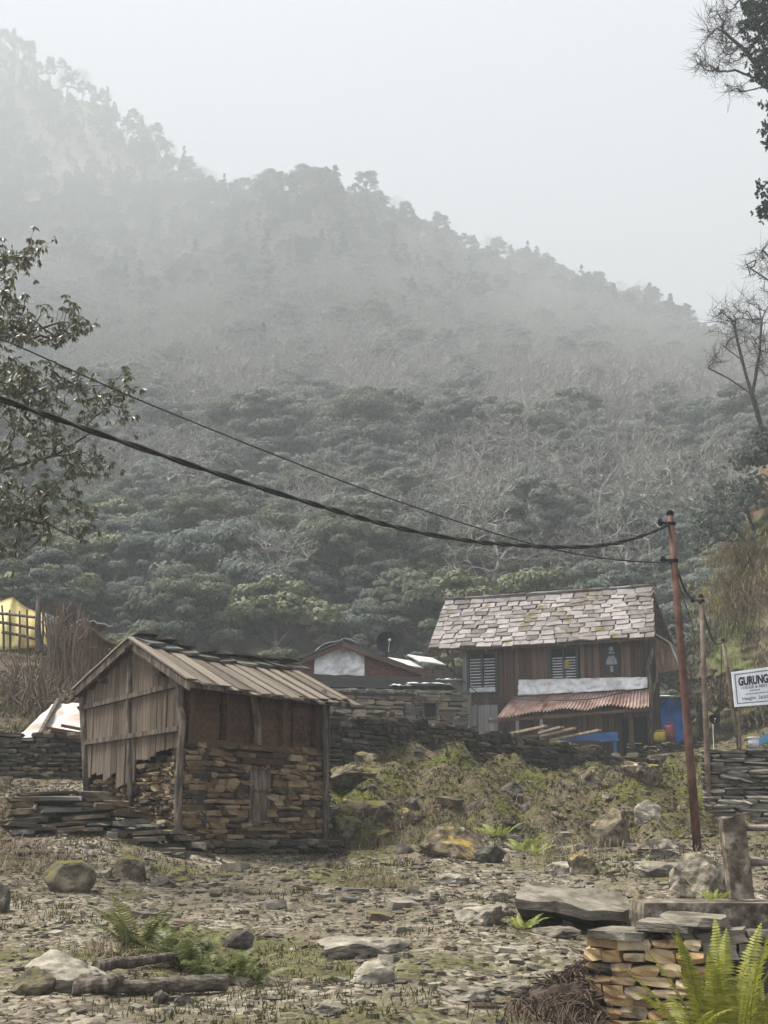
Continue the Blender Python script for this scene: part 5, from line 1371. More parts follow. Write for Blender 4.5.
# ================================================================== LOGS by the ferns
def log(label, pts, rads, m='log_grey'):
    P_ = [Vector(p) for p in pts]; mb = MB(); fine, fr_ = [], []
    for i in range(len(P_) - 1):
        for k in range(6):
            f = k / 6; fine.append(P_[i].lerp(P_[i + 1], f) + Vector((0, uni(-.012, .012), uni(-.008, .008)))); fr_.append((rads[i] * (1 - f) + rads[i + 1] * f) * uni(.94, 1.06))
    fine.append(P_[-1]); fr_.append(rads[-1]); mb.tube(fine, fr_, 11)
    return setp(mb.build('log', m, None, P_[0]), label, 'log')
def gl_(px, py, dz): q = gp(px, py); return q + Vector((0, 0, dz))
log('long grey fallen log in front of the ferns', [gl_(90, 1001, .05), gl_(130, 998, .06), gl_(175, 993, .065), gl_(226, 989, .065)], [.042, .05, .06, .062])
log('weathered beam lying behind the grey log', [gl_(95, 992, .14), gl_(125, 985, .15), gl_(172, 974, .15)], [.045, .045, .035], 'wood_post')
log('short sawn stub lying against the grey log', [gl_(72, 1004, .05), gl_(104, 1005, .08), gl_(118, 998, .1)], [.05, .055, .05], 'wood_post')

# ================================================================== PLANTS
def fern(label, loc, n, length, m, seed, upright=.6, droop=1.0, spread=6.28, group=None, width=.17, npin=34, base_r=.06):
    rg = random.Random(seed); o = thing('fern', label, 'fern', loc, group)
    for k in range(n):
        a = rg.uniform(0, spread); L_ = length * rg.uniform(.65, 1.05); up = upright * rg.uniform(.75, 1.25)
        hd = Vector((math.cos(a), math.sin(a), 0)); side = Vector((-hd.y, hd.x, 0))
        base = Vector(loc) + hd * rg.uniform(0, base_r); P_ = []; p = base.copy(); ang = min(1.5, up)
        nst = npin
        for i in range(nst + 1):
            P_.append(p.copy()); p = p + (hd * math.cos(ang) + Vector((0, 0, math.sin(ang)))) * (L_ / nst); ang -= droop * rg.uniform(.6, 1.4) / nst * (.4 + 1.2 * i / nst)
        mb = MB(); mb.tube(P_, [L_ * .007 * (1 - .75 * i / nst) for i in range(nst + 1)], 3, cap=False)
        roll = rg.uniform(-.5, .5)
        for i in range(3, nst):
            f = i / nst; pl = L_ * width * (math.sin(math.pi * min(1, f ** .75 * .97 + .03)) ** .8) * rg.uniform(.85, 1.1)
            t = (P_[min(i + 1, nst)] - P_[i - 1]).normalized(); nrm = side.cross(t).normalized()
            for sgn in (-1, 1):
                d = (side * sgn * math.cos(roll) + nrm * math.sin(roll) * sgn + t * .45 + nrm * rg.uniform(.0, .3) - Vector((0, 0, .15))).normalized()
                wv = t * (L_ / nst * .42)
                c = P_[i] + d * pl * .5
                mb.add([P_[i] - wv * .7, c - wv, P_[i] + d * pl - Vector((0, 0, pl * .12)), c + wv, P_[i] + wv * .7], [(0, 1, 2, 3, 4)])
        mb.build('frond', m, o)
    return o
bf = V(724, 1068, 8.6)
fern('large bright yellow green fern in the bottom right corner', bf, 22, .95, 'fern_bright', 5, upright=1.38, droop=.6, width=.12, npin=44, base_r=.2)
fern('second bright fern at the right edge behind the large one', V(762, 1060, 8.9), 7, .7, 'fern_bright', 6, upright=1.35, droop=.5, width=.12, npin=40, base_r=.2)
fern('low fern frond tuft in front of the ochre wall', V(690, 1040, 8.3), 5, .5, 'fern_bright', 61, upright=.9, droop=.9, npin=26)
FP = [(134, 962, .62, 1.15), (150, 958, .6, 1.1), (168, 965, .55, 1.0), (188, 968, .52, .9), (205, 974, .5, .95), (222, 973, .52, .9), (240, 976, .45, .9), (178, 952, .45, 1.0), (256, 974, .36, .8)]
for i, (px, py, L_, up) in enumerate(FP):
    fern('green fern in the clump behind the grey log', gp(px, py), 9, L_ * 1.05, 'fern_dull', 20 + i, upright=up, droop=1.2, group='ferns behind the log', width=.15, npin=26)
for i, (px, py, L_, lb) in enumerate(((500, 838, .5, 'small fern on the bank above the big slab'), (524, 850, .55, 'small bright fern lower on the bank'), (536, 856, .4, 'tiny fern beside the bright bank fern'), (522, 936, .35, 'small fern tucked under the big slab edge'), (186, 842, .3, 'small green plant at the hut corner post'), (715, 897, .2, 'small weed in front of the cracked boulder'))):
    fern(lb, gp(px, py) if i != 5 else V(712, 901, 10.6), 7, L_, 'fern_green', 40 + i, upright=.9, droop=1.0, npin=18)

# short grass and moss tufts, leaf litter, gravel: nobody could count these
def scatter(n, region, keep=None):
    out = []
    while len(out) < n:
        m = 4000; px = np.random.uniform(region[0], region[1], m); py = np.random.uniform(region[2], region[3], m)
        for a, b in zip(px[:min(m, n - len(out))], py): out.append((a, b))
    return out[:n]
np.random.seed(5)
ALLX = np.random.uniform(-10.5, 9.5, 110000); ALLY = 7.5 + 26 * np.random.uniform(0, 1, 110000) ** 1.25
ALLX = np.concatenate([ALLX, np.random.uniform(-14, 17, 14000)]); ALLY = np.concatenate([ALLY, np.random.uniform(33, 50, 14000)])
ALLZ = tps(ALLX, ALLY)
keepi = np.abs(ALLX) < ALLY * .36 + 1.0
ALLX, ALLY, ALLZ = ALLX[keepi], ALLY[keepi], ALLZ[keepi]
chips = MB(); litter = MB(); grass = MB(); straw = MB()
nC = nL = nG = 0
def in_hut(x, y):
    q = Vector((x, y, hN.z)) - hN; a, b = q.dot(HR.u), q.dot(HR.n)
    return -.1 < a < HA + .1 and -.1 < b < HB + .1
for i, (x, y, z) in enumerate(zip(ALLX.tolist(), ALLY.tolist(), ALLZ.tolist())):
    if in_hut(x, y): continue
    z += bumpy(x, y); q = 384 + FPX * x / y
    if q > 640 and y < 13 and x > 1.7: continue
    bank = y > 21 and q > 330
    nn = noise.noise((x * .6, y * .6, 0)); u = rnd(); sz = .6 + y / 22
    if u < (.10 if bank else .46):
        if nn < .0 or rnd() < .3:
            w = (.012 + .06 * rnd() ** 6) * sz
            chips.box(T(x, y, z + w * .03) @ R(rnd() * 6.28, 'Z') @ R(uni(-.35, .35), 'X') @ S(w * uni(.8, 1.6), w, w * uni(.2, .6)), .17)
    elif u < .80:
        if bank or q < 90 or nn > .1 or rnd() < .3:
            a = rnd() * 6.28; w = uni(.012, .038) * sz; t = Vector((math.cos(a), math.sin(a), uni(-.4, .5))) * w; s_ = Vector((-math.sin(a), math.cos(a), uni(-.4, .4))) * w * .45; c = Vector((x, y, z + .012))
            litter.add([c - t, c - s_ + Vector((0, 0, .01)), c + t, c + s_ + Vector((0, 0, .01))], [(0, 1, 2, 3)])
    else:
        g = noise.noise((x * .45 + 9, y * .45, 2))
        if (bank and g > .05) or g > .12:
            for k in range(5):
                a = rnd() * 6.28; h = uni(.02, .07) * sz; c = Vector((x + uni(-.08, .08), y + uni(-.08, .08), z - .005)); s_ = Vector((math.cos(a), math.sin(a), 0)) * .006 * sz; t = Vector((uni(-.5, .5) * h, uni(-.5, .5) * h, h))
                grass.add([c - s_, c + s_, c + t], [(0, 1, 2)])
setp(chips.build('gravel', 'chips'), 'loose grey slate chips strewn over the yard', 'gravel', kind='stuff')
setp(litter.build('leaf_litter', 'litter'), 'dry brown leaves scattered over bank and yard', 'leaves', kind='stuff')
setp(grass.build('grass', 'grass_short'), 'short sparse green grass on the bank and yard', 'grass', kind='stuff')
def tuft(label, px, py, n, length, m, seed, spread_=.25, name='dry_grass_tuft', droop=1.0, at=None, thick=.0045, cat='dry grass', group=None):
    rg = random.Random(seed); g = at or gp(px, py); mb = MB()
    for k in range(n):
        a = rg.uniform(0, 6.28); L_ = length * rg.uniform(.5, 1.1); c = g + Vector((rg.gauss(0, spread_), rg.gauss(0, spread_ * .8), 0)); c.z = (gz(c.x, c.y) if at is None else c.z + rg.gauss(0, spread_ * .6)) - .01
        d = Vector((math.cos(a), math.sin(a), 0)) * rg.uniform(.2, 1) * droop
        p1 = c + Vector((0, 0, L_ * rg.uniform(.25, .5))) + d * L_ * .4; p2 = c + Vector((rg.uniform(-.2, .2) * L_, 0, L_ * rg.uniform(.05, .75))) + d * L_ * 1.0
        s_ = Vector((-d.y, d.x, 0)).normalized() * thick
        mb.add([c - s_, c + s_, p1 + s_ * .8, p1 - s_ * .8, p2], [(0, 1, 2, 3), (3, 2, 4)])
    return setp(mb.build(name, m, None, g), label, cat, group, kind='stuff')
tuft('dry straw tuft on the yard right of the hut', 385, 884, 160, .5, 'straw', 3, .28)
tuft('dry straw tuft left of the ferns', 116, 962, 160, .45, 'straw', 4, .22)
tuft('straw tuft below the pointed rock', 548, 862, 120, .5, 'straw', 5, .25)
tuft('dry tuft on the left slope by the moss boulder', 22, 872, 260, .5, 'straw', 6, .55)
tuft('brown dead stalks in front of the terrace', 40, 858, 180, .5, 'twig_brown', 7, .5)
tuft('straw tuft above the yellow lichen slab', 430, 838, 200, .45, 'straw', 8, .5)
tuft('dry brown tangle on the bank crest', 420, 805, 420, .45, 'twig_brown', 9, .8)
tuft('dry grass mat left on the bank crest', 470, 792, 300, .35, 'straw', 10, .8)
tuft('dry tangle under the retaining wall right half', 570, 820, 300, .4, 'twig_brown', 12, .9)
rgt = random.Random(77)
for i in range(15):
    px, py = rgt.uniform(340, 700), rgt.uniform(772, 858)
    tuft('low dry scrub patch on the bank below the retaining wall', px, py, 150, rgt.uniform(.2, .4), rgt.choice(['twig_brown', 'twig_brown', 'straw', 'grass_short']), 300 + i, rgt.uniform(.3, .6), droop=1.0, thick=.007, name='scrub', group='scrub on the bank')
# dead root mass left of the ochre wall
rm = gp(560, 1016)
rg = random.Random(8); mb = MB()
for k in range(2200):
    u_, f = rg.random(), rg.random() ** .8
    px = 515 + 80 * u_ + rg.uniform(-6, 6); top_ = 1012 - 58 * u_ ** .8
    c = V(px, 1030 + (top_ - 1030) * f, 9.5 + f * .35 + rg.uniform(-.15, .1)); L_ = rg.uniform(.06, .2)
    p1 = c + Vector((rg.uniform(-1, 1), rg.uniform(-1, .4), rg.uniform(-1, .6))) * L_ * .6; p2 = p1 + Vector((rg.uniform(-1, 1), rg.uniform(-.6, .4), rg.uniform(-1, .2))) * L_ * .6
    mb.tube([c, p1, p2], [.006, .005, .002], 3, cap=False)
ro = mb.build('root_mass', 'twig_root', None, rm); setp(ro, 'mass of dead brown roots hanging left of the ochre wall end', 'roots')
mo = MB(); vs, fs = unit_block(8, 6, 5, .3, .03, 21); M = Matrix.Translation(V(566, 1022, 9.75)) @ R(-.25, 'Y') @ S(.5, .4, .5); mo.add([M @ q for q in vs], fs); mo.build('earth_clod', 'twig_root', ro)
tuft('dark dead stems at the foot of the ochre wall', 540, 1022, 200, .3, 'twig_root', 14, .2)

# ================================================================== FOREST
def leaf_crown(rg, clumps, per, size, squash=.5):
    mb = MB()
    for (c, r) in clumps:
        for k in range(per):
            z = rg.uniform(-.35, 1); a = rg.uniform(0, 6.283); s_ = math.sqrt(max(0, 1 - z * z)); d = Vector((s_ * math.cos(a), s_ * math.sin(a), z))
            p = Vector(c) + Vector((d.x * r, d.y * r, d.z * r * squash)) * rg.uniform(.72, 1.08)
            n = (d + Vector((rg.uniform(-1, 1), rg.uniform(-1, 1), rg.uniform(-.2, 1))) * .55).normalized()
            t = n.cross(Vector((rg.uniform(-1, 1), rg.uniform(-1, 1), rg.uniform(-1, 1)))).normalized(); b = n.cross(t); w = size * rg.uniform(.6, 1.25)
            mb.add([p - t * w, p - b * w * .55, p + t * w, p + b * w * .55], [(0, 1, 2, 3)])
    return mb
def proto_evergreen(seed, Rr, H, n, per, size, shape='dome'):
    rg = random.Random(seed); cl = []
    for i in range(n):
        if shape == 'dome':
            z = rg.uniform(-.15, 1); a = rg.uniform(0, 6.283); q = math.sqrt(max(0, 1 - max(0, z) ** 2)) * rg.uniform(.55, 1)
            c = (Rr * q * math.cos(a), Rr * q * math.sin(a), H * .52 + H * .45 * z * rg.uniform(.75, 1)); r = Rr * rg.uniform(.14, .36)
        else:
            f = rg.random(); a = rg.uniform(0, 6.283); q = Rr * (1 - f) ** .7 * rg.uniform(.3, 1)
            c = (q * math.cos(a), q * math.sin(a), H * (.18 + .8 * f)); r = Rr * rg.uniform(.3, .5) * (1 - .5 * f)
        cl.append((c, r))
    crown = leaf_crown(rg, cl, per, size, .5 if shape == 'dome' else .75)
    tips = [Vector(c) for c, r in cl]
    sk, _, _ = skeleton([[Vector((0, 0, -1.2)), Vector((rg.uniform(-.2, .2), 0, H * .28))]] if shape == 'dome' else [[Vector((0, 0, -1.2)), Vector((0, 0, H * .9))]], tips, .045, seed, 3, 0, .5, .07)
    return sk, crown
def proto_bare(seed, Rr, H, n):
    rg = random.Random(seed); tips = []
    for i in range(n):
        tips.append(in_blob(rg, (0, 0, H * .68), (Rr, Rr, H * .36)))
    tips.sort(key=lambda t: t.length)
    st = Vector((rg.uniform(-.5, .5), rg.uniform(-.5, .5), H * .45))
    sk, ends, dirs = skeleton([[Vector((0, 0, -1.2)), Vector((0, 0, H * .2)), st], [Vector((0, 0, H * .2)), Vector((rg.uniform(-1.5, 1.5), rg.uniform(-1, 1), H * .5))]], tips, .013, seed, 3, -.05, .5, .03, rmin=.015)
    for e, d in zip(ends, dirs):
        for k in range(3):
            q = (d + Vector((rg.uniform(-1, 1), rg.uniform(-1, 1), rg.uniform(-.3, 1)))).normalized()
            sk.tube([e, e + q * rg.uniform(.5, 1.1)], [.02, .012], 3, cap=False)
    return sk, None
KINDS = {
    'ever': [(proto_evergreen(1, 3.6, 8.5, 48, 230, .15), 'leaf_ever'), (proto_evergreen(2, 2.6, 9.5, 40, 230, .15), 'leaf_ever'), (proto_evergreen(3, 4.4, 7.5, 58, 210, .15), 'leaf_ever'), (proto_evergreen(4, 2.4, 7.0, 34, 240, .14), 'leaf_olive'), (proto_evergreen(5, 3.8, 9.5, 44, 190, .16), 'leaf_olive'), (proto_evergreen(6, 3.0, 10.5, 40, 150, .16), 'leaf_grey')],
    'dark': [(proto_evergreen(11, 2.2, 13.0, 34, 190, .17, 'cone'), 'leaf_dark'), (proto_evergreen(12, 2.8, 11.5, 36, 190, .17, 'cone'), 'leaf_dark'), (proto_evergreen(13, 3.3, 10.5, 40, 200, .17), 'leaf_dark')],
    'bare': [(proto_bare(21, 3.2, 9.5, 130), None), (proto_bare(22, 2.6, 10.5, 120), None), (proto_bare(23, 3.6, 9.0, 140), None)],
    'rust': [(proto_evergreen(31, 2.6, 7.5, 30, 150, .15), 'leaf_rust')],
    'bush': [(proto_evergreen(41, 2.4, 3.8, 34, 200, .12), 'leaf_bamboo'), (proto_evergreen(42, 2.2, 3.4, 32, 200, .12), 'leaf_olive')],
}
PRO = {}
for k, lst in KINDS.items():
    PRO[k] = []
    for (sk, cr), m in lst:
        tm = sk.mesh('trunk', 'bark_pale' if k == 'bare' else 'bark')
        cmsh = cr.mesh('crown', m) if cr else None
        PRO[k].append((tm, cmsh))
DESC = {'ever': 'grey green domed tree', 'dark': 'tall dark evergreen', 'bare': 'leafless pale tree', 'rust': 'rust brown leafed tree', 'bush': 'low yellow green bush'}
NAME = {'ever': 'leafy_tree', 'dark': 'evergreen_tree', 'bare': 'bare_tree', 'rust': 'russet_tree', 'bush': 'bush'}
rg = random.Random(99)
cand = []
y = 54.0
while y < 1120:
    st = 2.6 if y < 68 else 3.7 + max(0, y - 150) * .0068
    x = -.40 * y - 6
    while x < .37 * y + 6:
        xx, yy = x + rg.uniform(-.45, .45) * st, y + rg.uniform(-.45, .45) * st
        x += st
        a = xx / yy
        yr = float(ridge_y(a))
        if yy > yr + 4: continue
        cand.append((xx, yy, yr))
    y += st * .85
cz = hgt([c[0] for c in cand], [c[1] for c in cand])
trees = []
for (x, y, yr), z in zip(cand, cz.tolist()):
    z += bumpy(x, y)
    px, py = proj((x, y, z))
    if px < -60 or px > 828: continue
    n1 = noise.noise((px * .012, py * .016, 4)); n2 = noise.noise((x * .05, y * .05, 8)); u = rg.random()
    ridge = (yr - y) / yr < .10
    mid = max(0, 1 - abs(py - 375) / 130); bareness = .24 + .3 * min(1, mid * 1.3) * (1 if px > 150 else .4) + (.3 if px > 430 and 430 < py < 620 else 0) + n1 * .6
    if py > 590 and px < 260: bareness -= .25
    if px < 240 and py < 260: kind = 'dark' if u < .75 else 'bare'  # dark foliage chosen here to tone down the stronger sun above the haze
    elif ridge: kind = 'dark' if u < .6 else ('bare' if u < .8 else 'ever')
    elif u < bareness: kind = 'bare'
    elif py < 330: kind = 'dark' if n2 > .0 and rg.random() < .75 else 'ever'
    else: kind = 'dark' if rg.random() < .06 and n2 > .1 and py < 420 else ('rust' if rg.random() < .03 else 'ever')
    if y < 100 and px < 230 and rg.random() < .6: kind = 'bush'
    s_ = rg.uniform(.45, 1.12) * (1 + max(0, y - 150) / 1100)
    if y < 74: kind = 'bush' if rg.random() < .7 or y < 66 else 'ever'; s_ *= .7 if y > 64 else .45
    if kind == 'ever': z -= 1.9 * s_
    elif kind == 'dark': z -= 1.2
    trees.append((y, x, z, kind, px, py, s_))
trees.sort()
count = {}
rest = {}
for (y, x, z, kind, px, py, s_) in trees:
    vi = rg.randrange(len(PRO[kind]))
    if kind == 'dark' and rg.random() < .6: vi = 2
    count[kind] = count.get(kind, 0) + 1
    if count[kind] > (200 if kind in ('ever', 'bare') else 110):
        rest.setdefault((kind, vi), []).append((x, y, z)); continue
    tm, cmsh = PRO[kind][vi]
    zone = ('lower' if py > 520 else 'middle' if py > 330 else 'upper') + ' misty slope ' + ('behind the yellow tent' if px < 130 else 'above the board roofed hut' if px < 290 else 'above the gabled house' if px < 430 else 'above the slate roof' if px < 650 else 'by the cliff')
    lb = DESC[kind] + ' on the ' + zone
    r = bpy.data.objects.new(NAME[kind], None); r.empty_display_size = .3; col.objects.link(r)
    r.location = (x, y, z); r.rotation_euler = (0, 0, rg.uniform(0, 6.28)); r.scale = (s_, s_, s_ * rg.uniform(.9, 1.15))
    setp(r, lb, 'bush' if kind == 'bush' else 'tree', {'bush': 'bushe'}.get(kind, NAME[kind].replace('_', ' ')) + 's on the ' + zone)
    t = bpy.data.objects.new('trunk', tm); col.objects.link(t); t.parent = r
    if cmsh: t = bpy.data.objects.new('crown', cmsh); col.objects.link(t); t.parent = r
# the distant wood: one object for each kind of tree, thousands of trees each
def wood(name, label, pts, meshes):
    # sources are trees that already stand on the slope
    me = bpy.data.meshes.new(name); me.from_pydata(pts, [], []); o = bpy.data.objects.new(name, me); col.objects.link(o)
    ng = bpy.data.node_groups.new(name, 'GeometryNodeTree')
    ng.interface.new_socket(name='Geometry', in_out='INPUT', socket_type='NodeSocketGeometry'); ng.interface.new_socket(name='Geometry', in_out='OUTPUT', socket_type='NodeSocketGeometry')
    N, L = ng.nodes, ng.links; gi = N.new('NodeGroupInput'); go = N.new('NodeGroupOutput'); jn = N.new('GeometryNodeJoinGeometry')
    rr = N.new('FunctionNodeRandomValue'); rr.data_type = 'FLOAT_VECTOR'; rr.inputs[0].default_value = (0, 0, 0); rr.inputs[1].default_value = (0, 0, 6.28)
    rs_ = N.new('FunctionNodeRandomValue'); rs_.data_type = 'FLOAT'; rs_.inputs[2].default_value = .6; rs_.inputs[3].default_value = 1.6; rs_.inputs['Seed'].default_value = 3
    for src in meshes:
        oi = N.new('GeometryNodeObjectInfo'); oi.inputs[0].default_value = src; oi.inputs['As Instance'].default_value = True
        ip = N.new('GeometryNodeInstanceOnPoints'); L.new(gi.outputs[0], ip.inputs['Points']); L.new(oi.outputs['Geometry'], ip.inputs['Instance'])
        L.new(rr.outputs['Value'], ip.inputs['Rotation']); L.new(rs_.outputs[1], ip.inputs['Scale']); L.new(ip.outputs[0], jn.inputs[0])
    L.new(jn.outputs[0], go.inputs[0])
    md = o.modifiers.new('scatter', 'NODES'); md.node_group = ng
    setp(o, label, 'wood', kind='stuff')
firsts = {}
for o in bpy.data.objects:
    if o.type == 'MESH' and o.parent and o.name.split('.')[0] in ('trunk', 'crown'): firsts.setdefault(o.data.name, o)
for (kind, vi), pts in rest.items():
    tm, cmsh = PRO[kind][vi]
    src = [firsts[m.name] for m in (tm, cmsh) if m and m.name in firsts]
    if src: wood('distant_' + {'ever': 'leafy', 'dark': 'evergreen', 'bare': 'bare', 'rust': 'russet', 'bush': 'bushy'}[kind] + '_wood', 'far misty ' + {'ever': 'grey green leafy', 'dark': 'dark evergreen', 'bare': 'leafless grey', 'rust': 'russet', 'bush': 'bushy'}[kind] + ' wood covering the upper slope', pts, src)

# ================================================================== NEAR TREES at the picture's edges
def blob_tips(rg, blobs, Y, dy, sc_=1.0):
    out = []
    for (px, py, rx, ry, n) in blobs:
        for i in range(n):
            while True:
                a, b = rg.uniform(-1, 1), rg.uniform(-1, 1)
                if a * a + b * b < 1: break
            out.append(V(px + a * rx, py + b * ry, Y + rg.uniform(-dy, dy)))
    return out
def whorls(rg, ends, dirs, per, length, width, droop):
    mb = MB()
    for e, d in zip(ends, dirs):
        up = d.normalized(); t0 = up.orthogonal().normalized(); b0 = up.cross(t0); ph = rg.uniform(0, 6.28)
        for k in range(per):
            a = ph + 6.283 * k / per + rg.uniform(-.3, .3); r_ = (t0 * math.cos(a) + b0 * math.sin(a))
            dd = (r_ * rg.uniform(.5, 1) + up * .25 + Vector((0, 0, -droop * rg.uniform(.6, 1.4)))).normalized(); L_ = length * rg.uniform(.7, 1.15)
            s_ = dd.cross(Vector((rg.uniform(-1, 1), rg.uniform(-1, 1), .3))).normalized() * width; m = e + dd * L_ * .55; tip = e + dd * L_ + Vector((0, 0, -L_ * .12 * droop))
            mb.add([e, m - s_, tip, m + s_], [(0, 1, 2, 3)])
    return mb
def edge_tree(name, label, trunks, blobs, Y, dy, seed, r0, leaf=None, bark='bark', sag=.05, per=9, length=.11, width=.019, droop=.9, subs=2, sub_len=.3, expo=.48, nseg=4, wig=.09):
    rg = random.Random(seed); tips = blob_tips(rg, blobs, Y, dy)
    sk, ends, dirs = skeleton(trunks, tips, r0, seed, nseg, sag, expo, wig)
    E, D = list(ends), list(dirs)
    for e, d in zip(ends, dirs):
        for k in range(subs):
            q = (d * 1.0 + Vector((rg.uniform(-1, 1), rg.uniform(-1, 1), rg.uniform(-.6, .8))) * .8).normalized(); b_ = e - d * sub_len * rg.uniform(0, 1.3); p = b_ + q * sub_len * rg.uniform(.5, 1.3)
            sk.tube([b_, b_.lerp(p, .5) + Vector((0, 0, -.02)), p], [r0 * .8, r0 * .55, r0 * .28], 3, cap=False); E.append(p); D.append(q)
    o = thing(name, label, 'tree', trunks[0][0])
    sk.build('trunk', bark, o)
    if leaf: whorls(rg, E, D, per, length, width, droop).build('crown', leaf, o)
    return o
g0_ = Vector((-8.6, 17.5, gz(-8.6, 17.5) - .2))
edge_tree('rhododendron_tree', 'near tree with drooping leathery leaves at the left edge', [[g0_, V(-95, 620, 17.3), V(-70, 480, 17), V(-40, 380, 17), V(-20, 300, 17), V(2, 255, 17)], [V(-70, 480, 17), V(0, 470, 16.6), V(55, 455, 16.5), V(95, 430, 16.5)], [V(-40, 380, 17), V(20, 395, 17), V(80, 385, 17.2)], [V(-30, 340, 17), V(20, 335, 17), V(60, 322, 17)], [V(-70, 480, 17), V(-10, 510, 17), V(50, 525, 17), V(80, 540, 17)]],
          [(12, 262, 24, 24, 10), (-25, 280, 40, 45, 27), (35, 255, 12, 10, 3), (45, 325, 46, 22, 19), (5, 320, 30, 30, 23), (85, 326, 8, 6, 3), (60, 400, 55, 42, 40), (118, 398, 14, 24, 8), (15, 385, 40, 30, 27), (-40, 420, 60, 80, 47), (40, 470, 55, 40, 39), (90, 465, 14, 22, 6), (15, 520, 40, 32, 25), (70, 520, 24, 30, 9), (-40, 520, 50, 60, 34)], 17, 1.5, 51, .0052, 'leaf_rhodo', per=9, length=.098, width=.016, subs=3, sub_len=.28)
cb = cliff_pt
edge_tree('cliff_evergreen', 'dark evergreen tree hanging into the top right corner', [[V(860, 330, 42), V(815, 200, 41), V(790, 100, 40), V(775, 20, 40)], [V(790, 100, 40), V(765, 60, 40), V(750, 40, 40)], [V(815, 200, 41), V(785, 190, 41), V(770, 195, 41)]],
          [(766, 32, 26, 36, 60), (790, 60, 30, 70, 50), (765, 5, 24, 18, 22), (774, 128, 9, 22, 9), (770, 200, 13, 20, 20), (785, 150, 20, 50, 24), (764, 70, 12, 14, 10)], 40, 1.6, 61, .008, 'leaf_dark', per=8, length=.15, width=.04, droop=.4, subs=4, sub_len=.32)
edge_tree('bare_branch_tree', 'leafless tree reaching thin branches into the top right sky', [[V(850, 300, 43), V(800, 150, 42), V(770, 85, 41.5), V(735, 70, 41)], [V(770, 85, 41.5), V(745, 50, 41), V(722, 30, 41)], [V(800, 150, 42), V(765, 86, 41.5), V(742, 92, 41)], [V(790, 130, 41.5), V(755, 20, 41), V(740, 0, 41)]],
          [(715, 55, 26, 18, 44), (705, 68, 16, 6, 12), (715, 22, 22, 18, 36), (740, 40, 22, 30, 40), (735, 88, 14, 8, 14), (730, 5, 26, 10, 20)], 41, 1.0, 62, .0085, None, bark='bark', subs=6, sub_len=.65, wig=.045, nseg=5, sag=.03)
edge_tree('bare_tree', 'leafless dark tree with crooked limbs on the cliff edge', [[V(790, 480, 47), V(762, 430, 46.5), V(752, 395, 46), V(742, 360, 46), V(735, 330, 46)], [V(752, 395, 46), V(728, 378, 46), V(708, 368, 46)], [V(742, 360, 46), V(722, 345, 46)], [V(752, 395, 46), V(760, 350, 46), V(762, 320, 46)], [V(762, 430, 46.5), V(745, 416, 46.3), V(738, 420, 46.3)]],
          [(722, 325, 16, 26, 30), (745, 315, 16, 28, 34), (715, 360, 10, 10, 12), (762, 330, 10, 40, 26), (742, 350, 20, 24, 20), (775, 370, 14, 40, 20)], 46, 1.0, 63, .0085, None, bark='bark', subs=6, sub_len=.65, sag=0, wig=.045, nseg=5)
edge_tree('bare_tree', 'leafless branches above the crooked tree at the right edge', [[V(800, 360, 44), V(785, 300, 44), V(768, 280, 44), V(750, 268, 44)], [V(785, 300, 44), V(775, 262, 44), V(762, 250, 44)]],
          [(755, 262, 10, 16, 18), (768, 285, 14, 20, 16), (780, 250, 16, 24, 16)], 44, .8, 64, .0085, None, bark='bark', subs=6, sub_len=.6, sag=0, wig=.045, nseg=5)
edge_tree('oak_tree', 'spreading dark tree with layered leaves growing from the cliff', [[V(790, 585, 49), V(762, 556, 48), V(745, 540, 47.5), V(728, 520, 47)], [V(762, 556, 48), V(750, 520, 47.5), V(742, 492, 47)], [V(745, 540, 47.5), V(718, 540, 47), V(700, 552, 47)], [V(762, 556, 48), V(770, 510, 48)]],
          [(722, 508, 28, 14, 34), (738, 490, 24, 10, 28), (705, 525, 14, 16, 16), (730, 530, 26, 16, 10), (760, 495, 16, 22, 20), (700, 550, 10, 8, 5)], 47.3, 1.8, 65, .011, 'leaf_ever', per=8, length=.17, width=.045, droop=.2, subs=4, sub_len=.4)
edge_tree('cliff_shrub_tree', 'small evergreen clinging below the crooked bare tree', [[V(800, 475, 47), V(770, 462, 46.6), V(745, 458, 46.3)]], [(754, 455, 18, 10, 26), (765, 440, 12, 12, 20), (740, 462, 10, 6, 6)], 46.4, 1.0, 66, .010, 'leaf_ever', per=8, length=.17, width=.045, droop=.3, subs=4, sub_len=.35)
